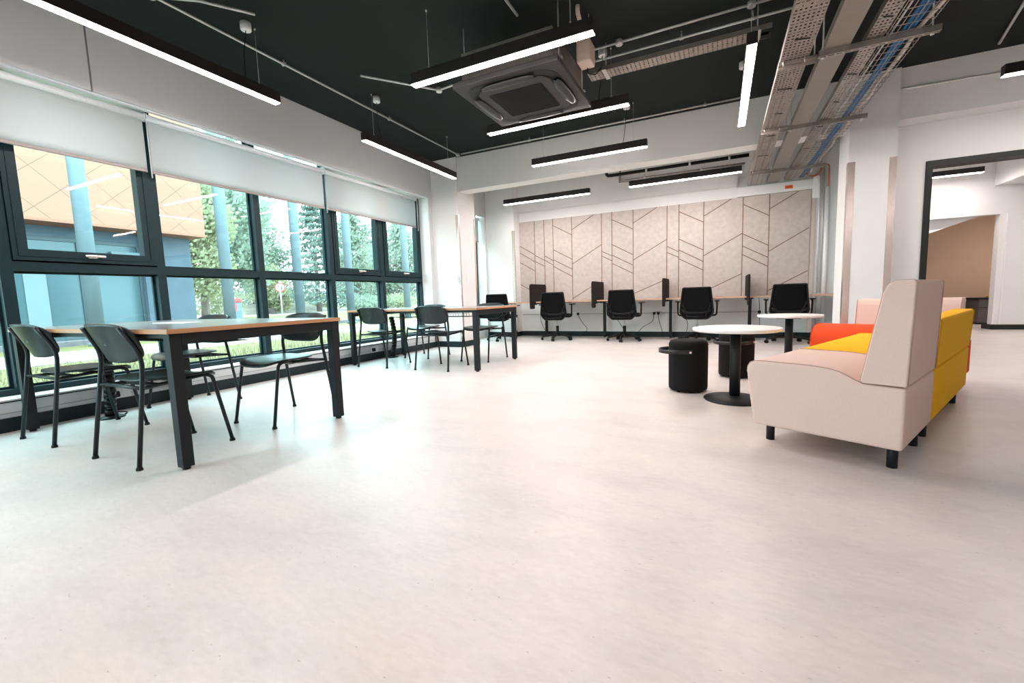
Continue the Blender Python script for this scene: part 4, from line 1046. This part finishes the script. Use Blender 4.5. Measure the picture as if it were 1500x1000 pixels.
# vegetation
def leaves(mb, c, rx, ry, rz, n, s, rnd):
    for k in range(n):
        while True:
            p = Vector((rnd.uniform(-1, 1), rnd.uniform(-1, 1), rnd.uniform(-1, 1)))
            if 0.2 < p.length < 1: break
        p = Vector((c[0]+p.x*rx, c[1]+p.y*ry, c[2]+p.z*rz))
        a = Vector((rnd.gauss(0, 1), rnd.gauss(0, 1), rnd.gauss(0, 1))).normalized(); b = a.orthogonal().normalized()
        q = s*rnd.uniform(0.6, 1.3); c2 = a.cross(b)
        mb.add([p-b*q, p-c2*q*0.6, p+b*q, p+c2*q*0.6], [(0, 1, 2, 3)])
def tree(x, y, h, r, label, m='leaf', trunk=0.25, seed=1, n=14, lo=0.25, leaf=0.30, group='trees beyond the lawn'):
    rnd = random.Random(seed)
    t = thing('tree', (x, y, ZG), label, 'tree', group)
    pts = [(0, 0, -0.1), (0.1, 0.05, h*0.3), (-0.1, 0.1, h*0.6), (0, 0, h*0.85)]
    MB().tube(pts, trunk, 8, True, [trunk, trunk*0.8, trunk*0.5, trunk*0.15]).build('trunk', M['bark'], t)
    f = MB()
    for k in range(n):
        q = (k+0.5)/n; z = h*(lo+(1-lo)*q); rr = r*math.sin(math.pi*(0.18+0.75*q))**0.8
        a = rnd.uniform(0, 6.28); d = rr*0.5*rnd.uniform(0.2, 1)
        leaves(f, (d*math.cos(a), d*math.sin(a), z), rr*0.62, rr*0.62, h*0.13, 620, leaf*0.62, rnd)
    f.build('foliage', M[m], t, fix=False)
def conifer(x, y, h, r, label, seed=3):
    rnd = random.Random(seed); t = thing('tree', (x, y, ZG), label, 'tree', 'trees beyond the lawn')
    MB().tube([(0, 0, -0.1), (0, 0, h)], 0.3, 8, True, [0.28, 0.03]).build('trunk', M['bark'], t)
    f = MB()
    for k in range(19):
        z = h*(0.12+0.86*k/18); rr = r*(1.02-k/18)*rnd.uniform(0.85, 1.1)+0.25
        for j in range(7):
            a = 6.283*j/7+k*0.9+rnd.uniform(-.2, .2)
            for q in (0.3, 0.6, 0.9):
                leaves(f, (rr*q*math.cos(a), rr*q*math.sin(a), z-0.35*q*rr*0.4), rr*0.22, rr*0.22, 0.22, 22, 0.17, rnd)
    f.build('foliage', M['leaf_blue'], t, fix=False)
def bush(x, y, w, h, label, m='leaf', seed=5, name='shrub'):
    rnd = random.Random(seed); t = thing(name, (x, y, ZG), label, 'shrub', 'shrubs beyond the lawn'); f = MB()
    for k in range(7): leaves(f, (rnd.uniform(-w, w)*0.5, rnd.uniform(-w, w)*0.5, h*rnd.uniform(0.3, 0.6)), w*0.5, w*0.5, h*0.42, 420, 0.11, rnd)
    f.build('foliage', M[m], t, fix=False)
    MB().tube([(0, 0, -0.05), (0.05, 0, h*0.5)], 0.06, 6).build('stem', M['bark'], t)
tree(-34, 20.77, 13, 4.6, 'large tree filling the second window, right of the cream building', seed=1, n=20, leaf=0.28)
tree(-29, 16.17, 8.5, 2.6, 'yellow green tree close to the right edge of the cream building', m='leaf_yellow', seed=2, leaf=0.22, n=16)
tree(-44, 29.48, 12.5, 4.2, 'tree with drooping crown left of the open white sky', seed=7, n=18)
tree(-40, 28.62, 4.6, 2.6, 'low pale tree beneath the white sky gap', m='leaf_yellow', seed=8, lo=0.15, leaf=0.22)
conifer(-40, 34.14, 13.5, 4.6, 'tall layered conifer left of the handled window')
tree(-42, 41.49, 11.5, 4.5, 'broad tree behind the handled window, left half', seed=12, n=18, lo=0.12)
tree(-44, 48.13, 9.5, 4.2, 'rounded tree behind the handled window, right half', seed=13, n=18, lo=0.1)
tree(-42, 50.77, 12, 4.5, 'tree seen through the last window before the pillar', seed=14, n=18, lo=0.12)
tree(-34, 10.01, 9, 4, 'tree seen low through the leftmost pane past the building', seed=15, n=14, lo=0.1)
bush(-46, 29.32, 3.2, 3.2, 'dark shrub behind the red and grey bin', m='leaf', seed=20)
bush(-38, 21.3, 3, 3.0, 'pale shrub at the foot of the large tree', m='leaf_yellow', seed=21)
bush(-47, 39.69, 3.0, 2.6, 'yellow green shrub right of the road sign', m='leaf_yellow', seed=22)
bush(-46, 42.09, 3, 3.2, 'green shrub between the conifer and the handled window', m='leaf', seed=23)
bush(-36, 37.62, 3.4, 2.2, 'wide shrub beyond the lawn behind the handled window', m='leaf', seed=24)
bush(-34, 40.13, 3.0, 2.0, 'shrub beyond the lawn behind the last window', m='leaf_yellow', seed=25)
bush(-52, 40.39, 4.0, 4.5, 'tall dark shrub behind the road sign', m='leaf', seed=26)
bush(-52, 37.87, 4.0, 4.2, 'blue green shrub left of the road sign', m='leaf_blue', seed=27)
t = thing('litter_bin', (-30.0, 18.60, ZG), 'red lidded slate litter bin beyond the lawn', 'bin')
MB().box(-0.3, 0.3, -0.35, 0.35, 0, 1.15).build('body', M['bin_grey'], t, bevel=0.03)
MB().prism([(-0.38, 1.15), (0.38, 1.15), (0.30, 1.42), (-0.30, 1.42)], -0.34, 0.34, 'X').build('lid', M['bin_red'], t, bevel=0.04)
MB().box(0.301, 0.315, -0.30, 0.0, 0.55, 1.05).build('notice', M['bin_red'], t)
t = thing('road_sign', (-36.0, 26.63, ZG), 'round white road sign with a red ring and two arrows', 'sign', rz=R(-45))
MB().cyl((0, 0, 0), (0, 0, 2.97), 0.05, 10).build('post', M['galv_pipe'], t)
MB().cyl((0.05, 0, 2.47), (0.08, 0, 2.47), 0.42, 32).build('ring', M['sign_red'], t)
f = MB().cyl((0.08, 0, 2.47), (0.085, 0, 2.47), 0.34, 32).build('face', M['sign_white'], t)
for s, m_ in ((-1, 'sign_red'), (1, 'black')):
    a = MB().box(0.086, 0.09, s*0.14-0.03, s*0.14+0.03, 2.47-0.2, 2.47+0.2)
    a.prism([(s*0.14-0.09, 2.47-s*0.08), (s*0.14+0.09, 2.47-s*0.08), (s*0.14, 2.47-s*0.24)], 0.086, 0.09, 'X'); a.build('arrow', M[m_], t)
mo = MB().grid(lambda u, v: (-44+2*(v-.5)*3.0, 30.85+(u-.5)*16, ZG-0.05+1.25*math.sin(math.pi*u)**0.7*math.sin(math.pi*v)+0.10*math.sin(u*37)*math.sin(v*9)), 40, 10)
tag(mo.build('scrub_mound', M['mound']), 'low grey brown scrubby mound beyond the road sign', 'mound')
